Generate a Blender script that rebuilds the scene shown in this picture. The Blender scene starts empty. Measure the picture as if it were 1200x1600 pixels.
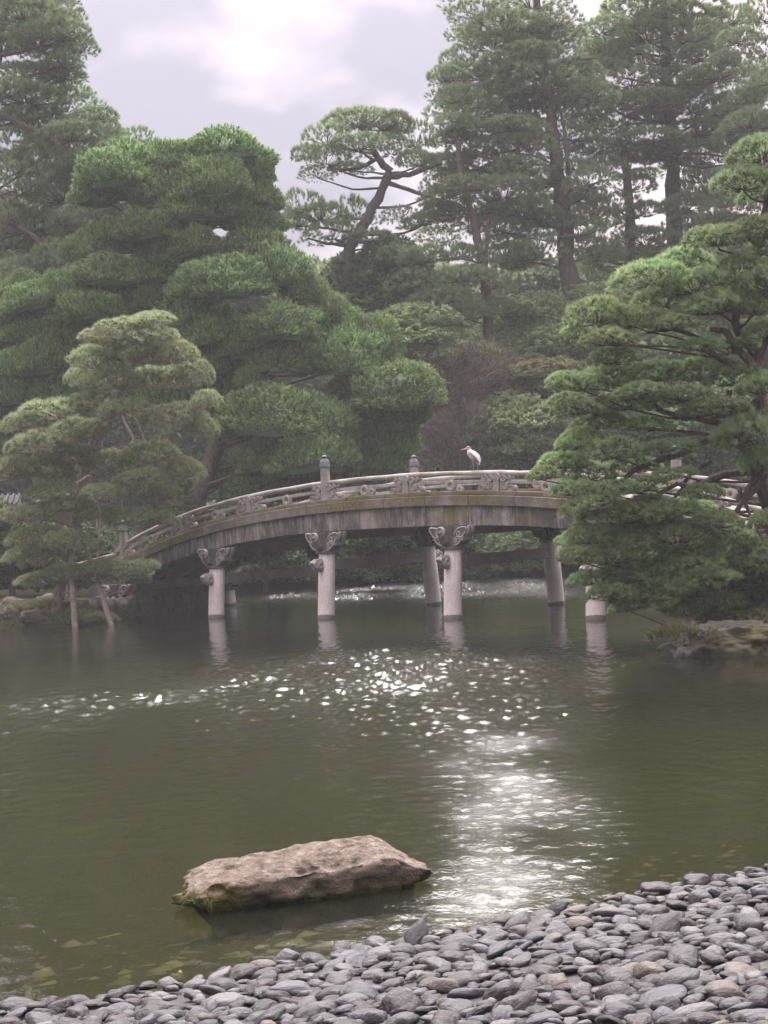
import bpy, bmesh, math, random
import numpy as np
from mathutils import Vector, Matrix, noise

SC = bpy.context.scene
COL = SC.collection
R = math.radians
rng = np.random.default_rng(7)
random.seed(7)

# ------------------------------------------------------------------ camera
F, CAM_H, ROLL, PITCH = 2300.0, 2.86, R(3.0), math.atan(14 / 2300.0)
CAM = np.array([0, 0, CAM_H])
cr_, sr_ = math.cos(ROLL), math.sin(ROLL)
cp_, sp_ = math.cos(PITCH), math.sin(PITCH)
RIGHT = np.array([cr_, sr_ * sp_, -sr_ * cp_])
UP = np.array([sr_, -cr_ * sp_, cr_ * cp_])
FWD = np.array([0, cp_, sp_])
cam_d = bpy.data.cameras.new('camera')
cam = bpy.data.objects.new('camera', cam_d)
COL.objects.link(cam)
cam.matrix_world = Matrix(((RIGHT[0], UP[0], -FWD[0], 0), (RIGHT[1], UP[1], -FWD[1], 0),
                           (RIGHT[2], UP[2], -FWD[2], CAM_H), (0, 0, 0, 1)))
cam_d.sensor_fit = 'HORIZONTAL'
cam_d.sensor_width = 36
cam_d.lens = F / 1200 * 36
cam_d.clip_end = 2000
SC.camera = cam

# ------------------------------------------------------------------ sky, sun, exposure
SUN_EL, SUN_AZ = R(57), R(4.0)          # azimuth clockwise from +Y
world = bpy.data.worlds.new('World')
SC.world = world
world.use_nodes = True
wn, wl = world.node_tree.nodes, world.node_tree.links
wn.clear()
def wnode(t, **k):
    n = wn.new(t)
    for a, b in k.items():
        setattr(n, a, b)
    return n
sky = wnode('ShaderNodeTexSky', sky_type='NISHITA', sun_disc=False)
sky.sun_elevation, sky.sun_rotation = SUN_EL, SUN_AZ
tc = wnode('ShaderNodeTexCoord')
sep = wnode('ShaderNodeSeparateXYZ')
wl.new(tc.outputs['Generated'], sep.inputs[0])
zc = wnode('ShaderNodeMath', operation='MAXIMUM'); zc.inputs[1].default_value = 0.0
wl.new(sep.outputs['Z'], zc.inputs[0])
zo = wnode('ShaderNodeMath', operation='ADD'); zo.inputs[1].default_value = 0.32
wl.new(zc.outputs[0], zo.inputs[0])
dx = wnode('ShaderNodeMath', operation='DIVIDE'); dy = wnode('ShaderNodeMath', operation='DIVIDE')
wl.new(sep.outputs['X'], dx.inputs[0]); wl.new(zo.outputs[0], dx.inputs[1])
wl.new(sep.outputs['Y'], dy.inputs[0]); wl.new(zo.outputs[0], dy.inputs[1])
cmb = wnode('ShaderNodeCombineXYZ')
wl.new(dx.outputs[0], cmb.inputs[0]); wl.new(dy.outputs[0], cmb.inputs[1])
cmb.inputs[2].default_value = 6.2
cn = wnode('ShaderNodeTexNoise'); cn.inputs['Scale'].default_value = 2.2
cn.inputs['Detail'].default_value = 7; cn.inputs['Roughness'].default_value = 0.52
cn.inputs['Distortion'].default_value = 0.35
wl.new(cmb.outputs[0], cn.inputs['Vector'])
rmp = wnode('ShaderNodeValToRGB')
el = rmp.color_ramp.elements
el[0].position, el[0].color = 0.40, (0.41, 0.365, 0.43, 1)
el[1].position, el[1].color = 0.62, (1.08, 0.86, 0.86, 1)
e = el.new(0.50); e.color = (0.74, 0.635, 0.69, 1)
wl.new(cn.outputs['Fac'], rmp.inputs['Fac'])
# overcast sky: unseen zenith brightened beyond the standard rise to light trees and water
z2 = wnode('ShaderNodeMath', operation='MULTIPLY'); wl.new(zc.outputs[0], z2.inputs[0]); wl.new(zc.outputs[0], z2.inputs[1])
ci = wnode('ShaderNodeMath', operation='MULTIPLY_ADD'); ci.inputs[1].default_value = 8.2; ci.inputs[2].default_value = 0.85
wl.new(z2.outputs[0], ci.inputs[0])
cv = wnode('ShaderNodeVectorMath', operation='SCALE')
wl.new(rmp.outputs['Color'], cv.inputs[0]); wl.new(ci.outputs[0], cv.inputs['Scale'])
mx = wnode('ShaderNodeMix', data_type='RGBA'); mx.inputs['Factor'].default_value = 0.98
wl.new(sky.outputs[0], mx.inputs['A']); wl.new(cv.outputs[0], mx.inputs['B'])
bg = wnode('ShaderNodeBackground'); bg.inputs['Strength'].default_value = 0.1
wl.new(mx.outputs['Result'], bg.inputs['Color'])
wo = wnode('ShaderNodeOutputWorld'); wl.new(bg.outputs[0], wo.inputs['Surface'])

sl = bpy.data.lights.new('sun', 'SUN')
sl.energy, sl.angle, sl.color = 1.25, R(62), (1.0, 0.955, 0.93)
sun = bpy.data.objects.new('sun', sl)
COL.objects.link(sun)
sun.location = (-20, -20, 60)
sd = Vector((math.sin(SUN_AZ) * math.cos(SUN_EL), math.cos(SUN_AZ) * math.cos(SUN_EL), math.sin(SUN_EL)))
sun.rotation_euler = (-sd).to_track_quat('-Z', 'Y').to_euler()

SC.view_settings.view_transform = 'Standard'
SC.view_settings.look = 'None'
SC.view_settings.gamma = 1
SC.view_settings.exposure = 3.15
SC.view_settings.use_curve_mapping = False
SC.render.engine = 'CYCLES'
SC.cycles.max_bounces = 8
SC.cycles.diffuse_bounces = 3
SC.cycles.glossy_bounces = 3
SC.cycles.transmission_bounces = 4
SC.cycles.transparent_max_bounces = 8
SC.cycles.volume_bounces = 1
SC.cycles.caustics_reflective = False
SC.cycles.caustics_refractive = False
SC.cycles.use_denoising = True

# ------------------------------------------------------------------ helpers
def ray(x, y):
    a, b = (x - 600) / F, (800 - y) / F
    return FWD + RIGHT * a + UP * b
def at(x, y, Y):
    d = ray(x, y)
    return CAM + d * (Y / d[1])
def on_z(x, y, z=0.0):
    d = ray(x, y)
    return CAM + d * ((z - CAM_H) / d[2])

def tag(o, label=None, cat=None, group=None, kind=None):
    if label: o['label'] = label
    if cat: o['category'] = cat
    if group: o['group'] = group
    if kind: o['kind'] = kind
    return o
def empty(name, loc, rz=0):
    o = bpy.data.objects.new(name, None)
    o.empty_display_size = 0.2
    COL.objects.link(o)
    o.location = [float(v) for v in loc]
    o.rotation_euler = (0, 0, rz)
    return o
def link(name, me, parent=None, loc=(0, 0, 0), rot=(0, 0, 0), sc=(1, 1, 1)):
    o = bpy.data.objects.new(name, me)
    COL.objects.link(o)
    o.parent = parent
    o.location = [float(v) for v in loc]
    o.rotation_euler = rot
    o.scale = sc
    return o

def np_mesh(name, chunks, mats, smooth=False):
    """chunks: list of (verts (n,3), faces (m,k), tint (n,) or None, material index)"""
    vs, li, ls, mi, tt = [], [], [], [], []
    off = lo = 0
    for v, f, t, m in chunks:
        v = np.asarray(v, dtype=np.float32); f = np.asarray(f, dtype=np.int32)
        vs.append(v); li.append((f + off).ravel())
        k = f.shape[1]
        ls.append(lo + np.arange(len(f), dtype=np.int32) * k)
        mi.append(np.full(len(f), m, dtype=np.int32))
        tt.append(np.zeros(len(v), np.float32) if t is None else np.asarray(t, np.float32))
        off += len(v); lo += f.size
    vs = np.concatenate(vs); li = np.concatenate(li); ls = np.concatenate(ls); mi = np.concatenate(mi); tt = np.concatenate(tt)
    me = bpy.data.meshes.new(name)
    me.vertices.add(len(vs)); me.vertices.foreach_set('co', vs.ravel())
    me.loops.add(len(li)); me.loops.foreach_set('vertex_index', li)
    me.polygons.add(len(ls)); me.polygons.foreach_set('loop_start', ls)
    me.polygons.foreach_set('material_index', mi)
    me.polygons.foreach_set('use_smooth', np.full(len(ls), smooth))
    a = me.attributes.new('tint', 'FLOAT', 'POINT'); a.data.foreach_set('value', tt)
    for m in mats: me.materials.append(m)
    me.update(calc_edges=True)
    return me

class MB:
    """collects simple solids, then becomes ONE mesh object"""
    def __init__(s): s.v = []; s.f = []
    def add(s, v, f):
        o = len(s.v); s.v += [tuple(float(c) for c in p) for p in v]; s.f += [tuple(i + o for i in q) for q in f]
        return s
    def box(s, c, d, rot=None):
        x, y, z = [q / 2 for q in d]
        p = [Vector(q) for q in ((-x,-y,-z),(x,-y,-z),(x,y,-z),(-x,y,-z),(-x,-y,z),(x,-y,z),(x,y,z),(-x,y,z))]
        if rot: p = [rot @ q for q in p]
        c = Vector(c)
        return s.add([q + c for q in p], [(0,3,2,1),(4,5,6,7),(0,1,5,4),(1,2,6,5),(2,3,7,6),(3,0,4,7)])
    def tube(s, pts, rad, n=8, cap=True, flat=1.0):
        pts = [Vector([float(c) for c in p]) for p in pts]
        if not hasattr(rad, '__len__'): rad = [rad] * len(pts)
        rings = []
        ref = Vector((0, 0, 1))
        for i, p in enumerate(pts):
            t = (pts[min(i + 1, len(pts) - 1)] - pts[max(i - 1, 0)]).normalized()
            if abs(t.dot(ref)) > 0.95: ref = Vector((0.3, 1, 0)).normalized()
            u = t.cross(ref).normalized(); w = t.cross(u)
            rings.append([p + (u * math.cos(a) + w * math.sin(a) * flat) * rad[i] for a in [2 * math.pi * k / n for k in range(n)]])
            ref = -w if w.dot(ref) < 0 else w
            ref = Vector((0, 0, 1)) if abs(t.z) < 0.9 else ref
        v = [q for r in rings for q in r]
        f = []
        for i in range(len(pts) - 1):
            for k in range(n):
                a, b = i * n + k, i * n + (k + 1) % n
                f.append((a, b, b + n, a + n))
        if cap:
            f.append(tuple(range(n - 1, -1, -1))); f.append(tuple((len(pts) - 1) * n + k for k in range(n)))
        return s.add(v, f)
    def lathe(s, prof, c=(0, 0, 0), n=20):
        v = [(c[0] + r * math.cos(2*math.pi*k/n), c[1] + r * math.sin(2*math.pi*k/n), c[2] + z) for r, z in prof for k in range(n)]
        f = []
        for i in range(len(prof) - 1):
            for k in range(n):
                a, b = i * n + k, i * n + (k + 1) % n
                f.append((a, b, b + n, a + n))
        f.append(tuple(range(n - 1, -1, -1))); f.append(tuple((len(prof) - 1) * n + k for k in range(n)))
        return s.add(v, f)
    def prism(s, poly, y0, y1):
        """polygon in x,z extruded along y"""
        n = len(poly)
        v = [(x, y0, z) for x, z in poly] + [(x, y1, z) for x, z in poly]
        f = [tuple(range(n)), tuple(range(2 * n - 1, n - 1, -1))] + [(i, i + n, (i + 1) % n + n, (i + 1) % n) for i in range(n)]
        return s.add(v, f)
    def disc(s, c, r, t, n=14):
        """disc facing +-y"""
        return s.prism([(c[0] + r * math.cos(2*math.pi*k/n), c[2] + r * math.sin(2*math.pi*k/n)) for k in range(n)], c[1] - t/2, c[1] + t/2)
    def torus(s, c, r, q, n=16, m=7, axis='y', arc=1.0):
        v, f = [], []
        for i in range(n):
            a = 2 * math.pi * arc * i / n
            for j in range(m):
                b = 2 * math.pi * j / m
                rr = r + q * math.cos(b); h = q * math.sin(b)
                if axis == 'y': v.append((c[0] + rr * math.cos(a), c[1] + h, c[2] + rr * math.sin(a)))
                else: v.append((c[0] + h, c[1] + rr * math.cos(a), c[2] + rr * math.sin(a)))
        for i in range(n if arc == 1.0 else n - 1):
            for j in range(m):
                f.append((i*m + j, ((i+1) % n)*m + j, ((i+1) % n)*m + (j+1) % m, i*m + (j+1) % m))
        return s.add(v, f)
    def mesh(s, name, mat, smooth=False, bevel=0.0):
        me = bpy.data.meshes.new(name)
        me.from_pydata(s.v, [], s.f)
        bm = bmesh.new(); bm.from_mesh(me)
        bmesh.ops.recalc_face_normals(bm, faces=bm.faces)
        if bevel:
            ed = [e for e in bm.edges if e.is_manifold and e.calc_face_angle(0) > 0.6]
            bmesh.ops.bevel(bm, geom=ed, offset=bevel, segments=1, affect='EDGES', clamp_overlap=True)
        bm.to_mesh(me); bm.free()
        me.materials.append(mat)
        if smooth:
            me.polygons.foreach_set('use_smooth', np.full(len(me.polygons), True))
            me.set_sharp_from_angle(angle=R(48))
        return me
    def build(s, name, mat, parent=None, smooth=False, bevel=0.0, loc=(0, 0, 0), rot=(0, 0, 0)):
        return link(name, s.mesh(name, mat, smooth, bevel), parent, loc, rot)

# ------------------------------------------------------------------ materials
class NT:
    def __init__(s, name):
        s.m = bpy.data.materials.new(name); s.m.use_nodes = True
        s.t = s.m.node_tree; s.n, s.l = s.t.nodes, s.t.links
        s.n.clear()
        s.out = s.n.new('ShaderNodeOutputMaterial')
    def node(s, t, ins=None, **k):
        n = s.n.new(t)
        for a, b in k.items(): setattr(n, a, b)
        for a, b in (ins or {}).items(): s.put(n.inputs[a], b)
        return n
    def put(s, sock, v):
        if isinstance(v, bpy.types.NodeSocket): s.l.new(v, sock)
        else: sock.default_value = v
    def noise(s, vec, scale, detail=4, rough=0.55, dist=0.0):
        return s.node('ShaderNodeTexNoise', {'Vector': vec, 'Scale': scale, 'Detail': detail, 'Roughness': rough, 'Distortion': dist}).outputs['Fac']
    def map(s, vec, scale=(1, 1, 1), loc=(0, 0, 0)):
        return s.node('ShaderNodeMapping', {'Vector': vec, 'Scale': scale, 'Location': loc}).outputs[0]
    def ramp(s, fac, stops):
        n = s.node('ShaderNodeValToRGB', {'Fac': fac}); e = n.color_ramp.elements
        while len(e) < len(stops): e.new(0.5)
        for q, (p, c) in zip(e, stops): q.position = p; q.color = (c, c, c, 1) if not hasattr(c, '__len__') else (*c, 1)
        return n.outputs['Color']
    def mix(s, fac, a, b):
        n = s.node('ShaderNodeMix', data_type='RGBA')
        f = n.inputs['Factor']; s.put(f, fac)
        for key, v in (('A', a), ('B', b)):
            s.put(n.inputs[key], v if isinstance(v, bpy.types.NodeSocket) else (*v, 1))
        return n.outputs['Result']
    def math(s, op, a, b=0.0, c=0.0, clamp=False):
        n = s.node('ShaderNodeMath', operation=op, use_clamp=clamp)
        s.put(n.inputs[0], a); s.put(n.inputs[1], b); s.put(n.inputs[2], c)
        return n.outputs[0]
    def coord(s, k='Object'): return s.node('ShaderNodeTexCoord').outputs[k]
    def pos(s): return s.node('ShaderNodeNewGeometry').outputs['Position']
    def sepz(s, v, k='Z'): return s.node('ShaderNodeSeparateXYZ', {0: v}).outputs[k]
    def up(s): return s.sepz(s.node('ShaderNodeNewGeometry').outputs['Normal'])
    def rand(s): return s.node('ShaderNodeObjectInfo').outputs['Random']
    def bump(s, h, strength=0.5, dist=0.02): return s.node('ShaderNodeBump', {'Height': h, 'Strength': strength, 'Distance': dist}).outputs[0]
    def bsdf(s, col, rough=0.8, normal=None, spec=0.3):
        b = s.node('ShaderNodeBsdfPrincipled', {'Roughness': rough, 'Specular IOR Level': spec})
        s.put(b.inputs['Base Color'], col if isinstance(col, bpy.types.NodeSocket) else (*col, 1))
        if normal is not None: s.put(b.inputs['Normal'], normal)
        return b.outputs[0]
    def done(s, sh): s.l.new(sh, s.out.inputs['Surface']); return s.m

def foliage_mat(name, dark, light, tip, trans=0.5, var=0.4):
    t = NT(name)
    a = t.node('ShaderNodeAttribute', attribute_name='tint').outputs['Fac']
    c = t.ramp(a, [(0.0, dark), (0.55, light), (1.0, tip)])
    n = t.noise(t.pos(), 0.9, 3)
    hs = t.node('ShaderNodeHueSaturation', {'Color': c, 'Hue': t.math('MULTIPLY_ADD', t.rand(), 0.03, 0.472),
        'Saturation': t.math('MULTIPLY_ADD', n, 0.4, 0.70),
        'Value': t.math('ADD', t.math('MULTIPLY_ADD', t.rand(), var, 0.82 - var * 0.5), t.math('MULTIPLY', n, 0.36))}).outputs[0]
    d = t.node('ShaderNodeBsdfDiffuse', {'Color': hs}).outputs[0]
    tr = t.node('ShaderNodeBsdfTranslucent', {'Color': hs}).outputs[0]
    g = t.node('ShaderNodeBsdfGlossy', {'Color': (1, 1, 1, 1), 'Roughness': 0.5}).outputs[0]
    m1 = t.node('ShaderNodeMixShader', {0: trans, 1: d, 2: tr}).outputs[0]
    return t.done(t.node('ShaderNodeMixShader', {0: 0.03, 1: m1, 2: g}).outputs[0])

M = {}
M['pine_bright'] = foliage_mat('pine_needles_bright', (0.081, 0.138, 0.069), (0.178, 0.282, 0.115), (0.333, 0.437, 0.149))
M['pine_grey'] = foliage_mat('pine_needles_grey', (0.119, 0.174, 0.091), (0.230, 0.299, 0.139), (0.362, 0.403, 0.180))
M['pine_far'] = foliage_mat('pine_needles_far', (0.087, 0.143, 0.072), (0.158, 0.238, 0.103), (0.270, 0.349, 0.143))
M['cypress'] = foliage_mat('cypress_sprays', (0.047, 0.105, 0.039), (0.140, 0.267, 0.079), (0.328, 0.483, 0.150), 0.35)
M['shrub'] = foliage_mat('shrub_leaves', (0.139, 0.221, 0.099), (0.278, 0.394, 0.151), (0.487, 0.568, 0.221))
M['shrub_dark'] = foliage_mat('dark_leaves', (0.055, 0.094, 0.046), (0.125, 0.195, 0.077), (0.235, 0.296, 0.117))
M['shrub_gold'] = foliage_mat('golden_leaves', (0.112, 0.131, 0.047), (0.243, 0.263, 0.094), (0.412, 0.374, 0.131))
M['twigs'] = foliage_mat('bare_twigs', (0.088, 0.069, 0.056), (0.163, 0.125, 0.106), (0.250, 0.175, 0.150), 0.1)
M['moss_tuft'] = foliage_mat('grass_blades', (0.05, 0.06, 0.02), (0.10, 0.115, 0.035), (0.2, 0.19, 0.07))

def bark_mat(name, a, b):
    t = NT(name); p = t.coord()
    n = t.noise(t.map(p, (7, 7, 2.0)), 2.0, 6, 0.65)
    c = t.mix(t.ramp(n, [(0.35, 0.0), (0.65, 1.0)]), a, b)
    return t.done(t.bsdf(c, 0.9, t.bump(n, 0.9, 0.05)))
M['bark'] = bark_mat('pine_bark', (0.035, 0.027, 0.024), (0.11, 0.085, 0.075))
M['bark_pale'] = bark_mat('pale_branch_bark', (0.16, 0.125, 0.11), (0.36, 0.3, 0.27))
M['bark_far'] = bark_mat('far_bark', (0.05, 0.038, 0.034), (0.12, 0.09, 0.08))
M['prop_wood'] = bark_mat('weathered_prop_wood', (0.104, 0.084, 0.068), (0.240, 0.208, 0.172))

def stone_mat(name, base, dark, stain=0.6, moss=0.0, streak=False, tide=False, mosscol=(0.13, 0.11, 0.022)):
    t = NT(name); p = t.coord()
    n1 = t.noise(p, 1.7, 6, 0.6); n2 = t.noise(p, 26, 4, 0.7); n3 = t.noise(p, 90, 2)
    c = t.mix(t.ramp(n1, [(0.38, stain), (0.64, 0.0)]), base, dark)
    c = t.mix(t.ramp(n2, [(0.42, 0.0), (0.7, 0.55)]), c, tuple(0.5 * q for q in dark))
    if streak:
        s1 = t.noise(t.map(p, (1.0, 1.0, 0.42)), 1.5, 6, 0.68)
        s2 = t.noise(t.map(p, (5, 5, 0.5)), 1.6, 5, 0.65)
        s4 = t.math('ADD', t.math('MULTIPLY', s1, 0.62), t.math('MULTIPLY', s2, 0.38))
        c = t.mix(t.ramp(s4, [(0.42, 0.0), (0.53, 0.88)]), c, (0.045, 0.042, 0.044))
        c = t.mix(t.ramp(s2, [(0.58, 0.0), (0.72, 0.5)]), c, (0.5, 0.47, 0.43))
        s3 = t.noise(t.map(p, (1.1, 1.1, 0.5), (5, 3, 2)), 1.6, 5, 0.65)
        c = t.mix(t.ramp(s3, [(0.54, 0.0), (0.66, 0.6)]), c, (0.17, 0.145, 0.075))
    if moss:
        mn = t.noise(p, 0.55, 5, 0.7); mf = t.noise(p, 11, 4, 0.7)
        f = t.math('MULTIPLY', t.ramp(mn, [(0.40, 0.0), (0.54, 1.0)]), t.ramp(mf, [(0.36, 0.2), (0.56, moss)]))
        c = t.mix(f, c, t.mix(mf, mosscol, tuple(0.5 * q for q in mosscol)))
    if tide:
        zz = t.math('ADD', t.sepz(p), t.math('MULTIPLY', t.noise(t.map(p, (6, 6, 1.5)), 2.0, 3), -0.16))
        c = t.mix(t.ramp(zz, [(-0.0, 0.85), (0.012, 0.0)]), c, (0.07, 0.066, 0.05))
        vs = t.noise(t.map(p, (5, 5, 0.4)), 1.8, 4, 0.6)
        c = t.mix(t.ramp(vs, [(0.5, 0.0), (0.7, 0.45)]), c, (0.22, 0.2, 0.175))
    h = t.math('ADD', t.math('MULTIPLY', n2, 0.7), t.math('MULTIPLY', n3, 0.4))
    return t.done(t.bsdf(c, 0.92, t.bump(h, 0.6, 0.012), 0.12))
M['column'] = stone_mat('pale_granite', (0.651, 0.607, 0.580), (0.448, 0.413, 0.383), 0.5, tide=True)
M['fascia'] = stone_mat('stained_granite', (0.343, 0.312, 0.289), (0.213, 0.194, 0.182), 0.7, streak=True)
M['edge'] = stone_mat('mossy_granite', (0.231, 0.210, 0.195), (0.095, 0.088, 0.085), 0.8, moss=0.95)
M['rail'] = stone_mat('rail_granite', (0.393, 0.368, 0.349), (0.178, 0.162, 0.151), 0.8)
M['carve'] = stone_mat('carved_granite', (0.378, 0.348, 0.329), (0.164, 0.149, 0.143), 0.75)
M['carve_rim'] = stone_mat('carved_rim_granite', (0.371, 0.346, 0.332), (0.196, 0.181, 0.170), 0.8)
M['carve_dark'] = stone_mat('dark_granite', (0.123, 0.115, 0.114), (0.055, 0.051, 0.051), 0.7)  # darker granite for the capital bodies and abutment cores
M['wall_stone'] = stone_mat('bank_stone', (0.164, 0.143, 0.135), (0.074, 0.066, 0.064), 0.8, moss=0.8, mosscol=(0.041, 0.043, 0.013))
M['islet_rock'] = stone_mat('islet_rock', (0.107, 0.102, 0.108), (0.041, 0.039, 0.044), 0.9, moss=0.9, mosscol=(0.082, 0.074, 0.016))
M['under'] = stone_mat('under_deck_granite', (0.241, 0.220, 0.219), (0.129, 0.120, 0.117), 0.6)

t = NT('bronze'); p = t.coord(); n = t.noise(p, 9, 4)
M['bronze'] = t.done(t.bsdf(t.mix(n, (0.035, 0.043, 0.045), (0.075, 0.092, 0.092)), 0.6, None, 0.5))

# foreground rock: pinkish brown top, pitted grey flanks, moss on the left end
t = NT('brown_rock'); p = t.coord()
n1 = t.noise(p, 2.2, 7, 0.62, 0.4); n2 = t.noise(p, 12, 6, 0.7); n3 = t.noise(p, 55, 3, 0.6)
c = t.mix(t.ramp(n1, [(0.36, 0.0), (0.62, 1.0)]), (0.100, 0.078, 0.064), (0.152, 0.126, 0.110))
c = t.mix(t.ramp(n2, [(0.52, 0.0), (0.68, 0.7)]), c, (0.240, 0.216, 0.200))
c = t.mix(t.ramp(n2, [(0.34, 0.85), (0.46, 0.0)]), c, (0.040, 0.034, 0.029))
lx = t.node('ShaderNodeSeparateXYZ', {0: p})
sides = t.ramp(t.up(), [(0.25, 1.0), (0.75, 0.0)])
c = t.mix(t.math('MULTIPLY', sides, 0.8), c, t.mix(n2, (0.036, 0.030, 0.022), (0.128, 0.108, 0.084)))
wet = t.ramp(t.math('ADD', lx.outputs['Z'], t.math('MULTIPLY', n2, 0.05)), [(0.045, 1.0), (0.075, 0.0)])
c = t.mix(wet, c, (0.020, 0.019, 0.016))
lowm = t.math('MULTIPLY', t.ramp(t.math('ADD', lx.outputs['Z'], t.math('MULTIPLY', n1, 0.2)), [(0.13, 1.0), (0.2, 0.0)]), t.ramp(n1, [(0.45, 0.0), (0.55, 0.8)]))
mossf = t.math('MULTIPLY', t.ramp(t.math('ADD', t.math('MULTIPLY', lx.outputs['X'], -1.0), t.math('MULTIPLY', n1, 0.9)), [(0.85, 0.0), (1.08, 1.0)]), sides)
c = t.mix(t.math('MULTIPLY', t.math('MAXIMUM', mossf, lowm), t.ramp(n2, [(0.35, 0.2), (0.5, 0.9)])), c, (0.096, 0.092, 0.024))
h = t.math('ADD', t.math('MULTIPLY', n2, 1.0), t.math('MULTIPLY', n3, 0.35))
c = t.node('ShaderNodeHueSaturation', {'Color': c, 'Value': 1.08, 'Saturation': 1.12, 'Hue': 0.51}).outputs[0]
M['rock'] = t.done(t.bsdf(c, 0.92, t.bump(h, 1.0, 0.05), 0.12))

def cobble_mat(name, wetness=0.0, tint=None):
    t = NT(name); p = t.coord(); r = t.rand()
    if tint is None: tint = r
    else: tint = t.node('ShaderNodeAttribute', attribute_name='tint').outputs['Fac']
    base = t.node('ShaderNodeValToRGB', {'Fac': tint}); e = base.color_ramp.elements
    base.color_ramp.interpolation = 'CONSTANT'
    cs = [(0.075, 0.076, 0.086), (0.13, 0.13, 0.143), (0.045, 0.033, 0.038), (0.18, 0.18, 0.188), (0.06, 0.044, 0.05), (0.095, 0.1, 0.112),
          (0.15, 0.15, 0.16), (0.036, 0.034, 0.04), (0.23, 0.225, 0.225), (0.11, 0.114, 0.116), (0.05, 0.036, 0.041), (0.085, 0.066, 0.068), (0.165, 0.165, 0.18), (0.07, 0.06, 0.066),
          (0.055, 0.042, 0.047), (0.12, 0.122, 0.132), (0.2, 0.175, 0.15), (0.045, 0.04, 0.046)]
    while len(e) < len(cs): e.new(0.5)
    for i, (q, c) in enumerate(zip(e, cs)): q.position = i / len(cs); q.color = (c[0] ** 1.5 * 0.68, c[1] ** 1.5 * 0.69, c[2] ** 1.5 * 0.68, 1)
    n = t.noise(t.map(p, (3, 7, 14)), 4.0, 5, 0.6); n2 = t.noise(p, 30, 3)
    c = t.mix(t.ramp(n, [(0.45, 0.0), (0.7, 0.35)]), base.outputs['Color'], (0.17, 0.17, 0.175))
    c = t.mix(t.ramp(n2, [(0.3, 0.55), (0.5, 0.0)]), c, (0.03, 0.028, 0.03))
    return t.done(t.bsdf(c, t.math('MULTIPLY_ADD', n, 0.35, 0.42), t.bump(t.math('ADD', n2, t.math('MULTIPLY', n, 2.0)), 0.8, 0.01), 0.32))
M['cobble'] = cobble_mat('grey_cobble')
M['cobble_many'] = cobble_mat('grey_cobbles_heap', tint='attr')
t = NT('drowned_stone'); p = t.pos(); a = t.node('ShaderNodeAttribute', attribute_name='tint').outputs['Fac']
c = t.mix(a, (0.05, 0.047, 0.032), (0.14, 0.128, 0.085))
M['drowned'] = t.done(t.bsdf(t.mix(t.ramp(t.noise(p, 9, 4), [(0.4, 0.0), (0.65, 0.5)]), c, (0.09, 0.08, 0.048)), 0.9))

# ground sheet: silt under water, gravel on the beach, moss and earth on the banks
t = NT('ground'); p = t.pos(); s3 = t.node('ShaderNodeSeparateXYZ', {0: p})
n1 = t.noise(p, 0.8, 6, 0.6); n2 = t.noise(p, 7, 5, 0.65); n3 = t.noise(p, 45, 3)
land = t.mix(t.ramp(n1, [(0.4, 0.0), (0.6, 1.0)]), (0.024, 0.022, 0.014), (0.018, 0.026, 0.008))
land = t.mix(t.ramp(n2, [(0.45, 0.0), (0.65, 0.7)]), land, (0.034, 0.030, 0.020))
grav = t.mix(n3, (0.016, 0.014, 0.014), (0.056, 0.052, 0.053))
land = t.mix(t.ramp(s3.outputs['Y'], [(0.0, 1.0), (1.0, 0.0)]) if False else t.math('LESS_THAN', s3.outputs['Y'], 17.0), land, grav)
silt = t.mix(n1, (0.034, 0.034, 0.016), (0.046, 0.044, 0.021))
silt = t.mix(t.ramp(n2, [(0.45, 0.0), (0.7, 0.5)]), silt, (0.064, 0.056, 0.026))
c = t.mix(t.ramp(s3.outputs['Z'], [(0.49, 0.0), (0.51, 1.0)]) if False else t.math('GREATER_THAN', s3.outputs['Z'], 0.015), silt, land)
M['ground'] = t.done(t.bsdf(c, 1.0, t.bump(t.math('ADD', n2, n3), 0.7, 0.04), 0.0))

# pond water: Fresnel mirror over murky olive see-through water, wind-ruffled in patches
t = NT('pond_water'); p = t.pos()
fine = t.noise(t.map(p, (11, 7.5, 1)), 1.0, 3, 0.55, 0.3)
ruf = t.node('ShaderNodeAttribute', attribute_name='tint').outputs['Fac']
cat = t.noise(t.map(p, (24, 17, 1)), 1.0, 2, 0.55, 0.4)
h = t.math('ADD', t.math('MULTIPLY', fine, 0.005), t.math('MULTIPLY', t.math('MULTIPLY', cat, ruf), 0.030))
nrm = t.node('ShaderNodeBump', {'Height': h, 'Strength': 1.0, 'Distance': 1.0}).outputs[0]
fr = t.node('ShaderNodeFresnel', {'IOR': 1.33, 'Normal': nrm}).outputs[0]
gl = t.node('ShaderNodeBsdfGlossy', {'Color': (0.95, 0.95, 0.96, 1), 'Roughness': t.math('MULTIPLY_ADD', t.node('ShaderNodeAttribute', attribute_name='tint').outputs['Fac'], 0.30, 0.06), 'Normal': nrm}).outputs[0]
tp = t.node('ShaderNodeBsdfTransparent', {'Color': (0.72, 0.73, 0.55, 1)}).outputs[0]
df = t.node('ShaderNodeBsdfDiffuse', {'Color': (0.0235, 0.0255, 0.019, 1)}).outputs[0]
body = t.node('ShaderNodeMixShader', {0: 0.22, 1: tp, 2: df}).outputs[0]
M['water'] = t.done(t.node('ShaderNodeMixShader', {0: fr, 1: body, 2: gl}).outputs[0])

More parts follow.
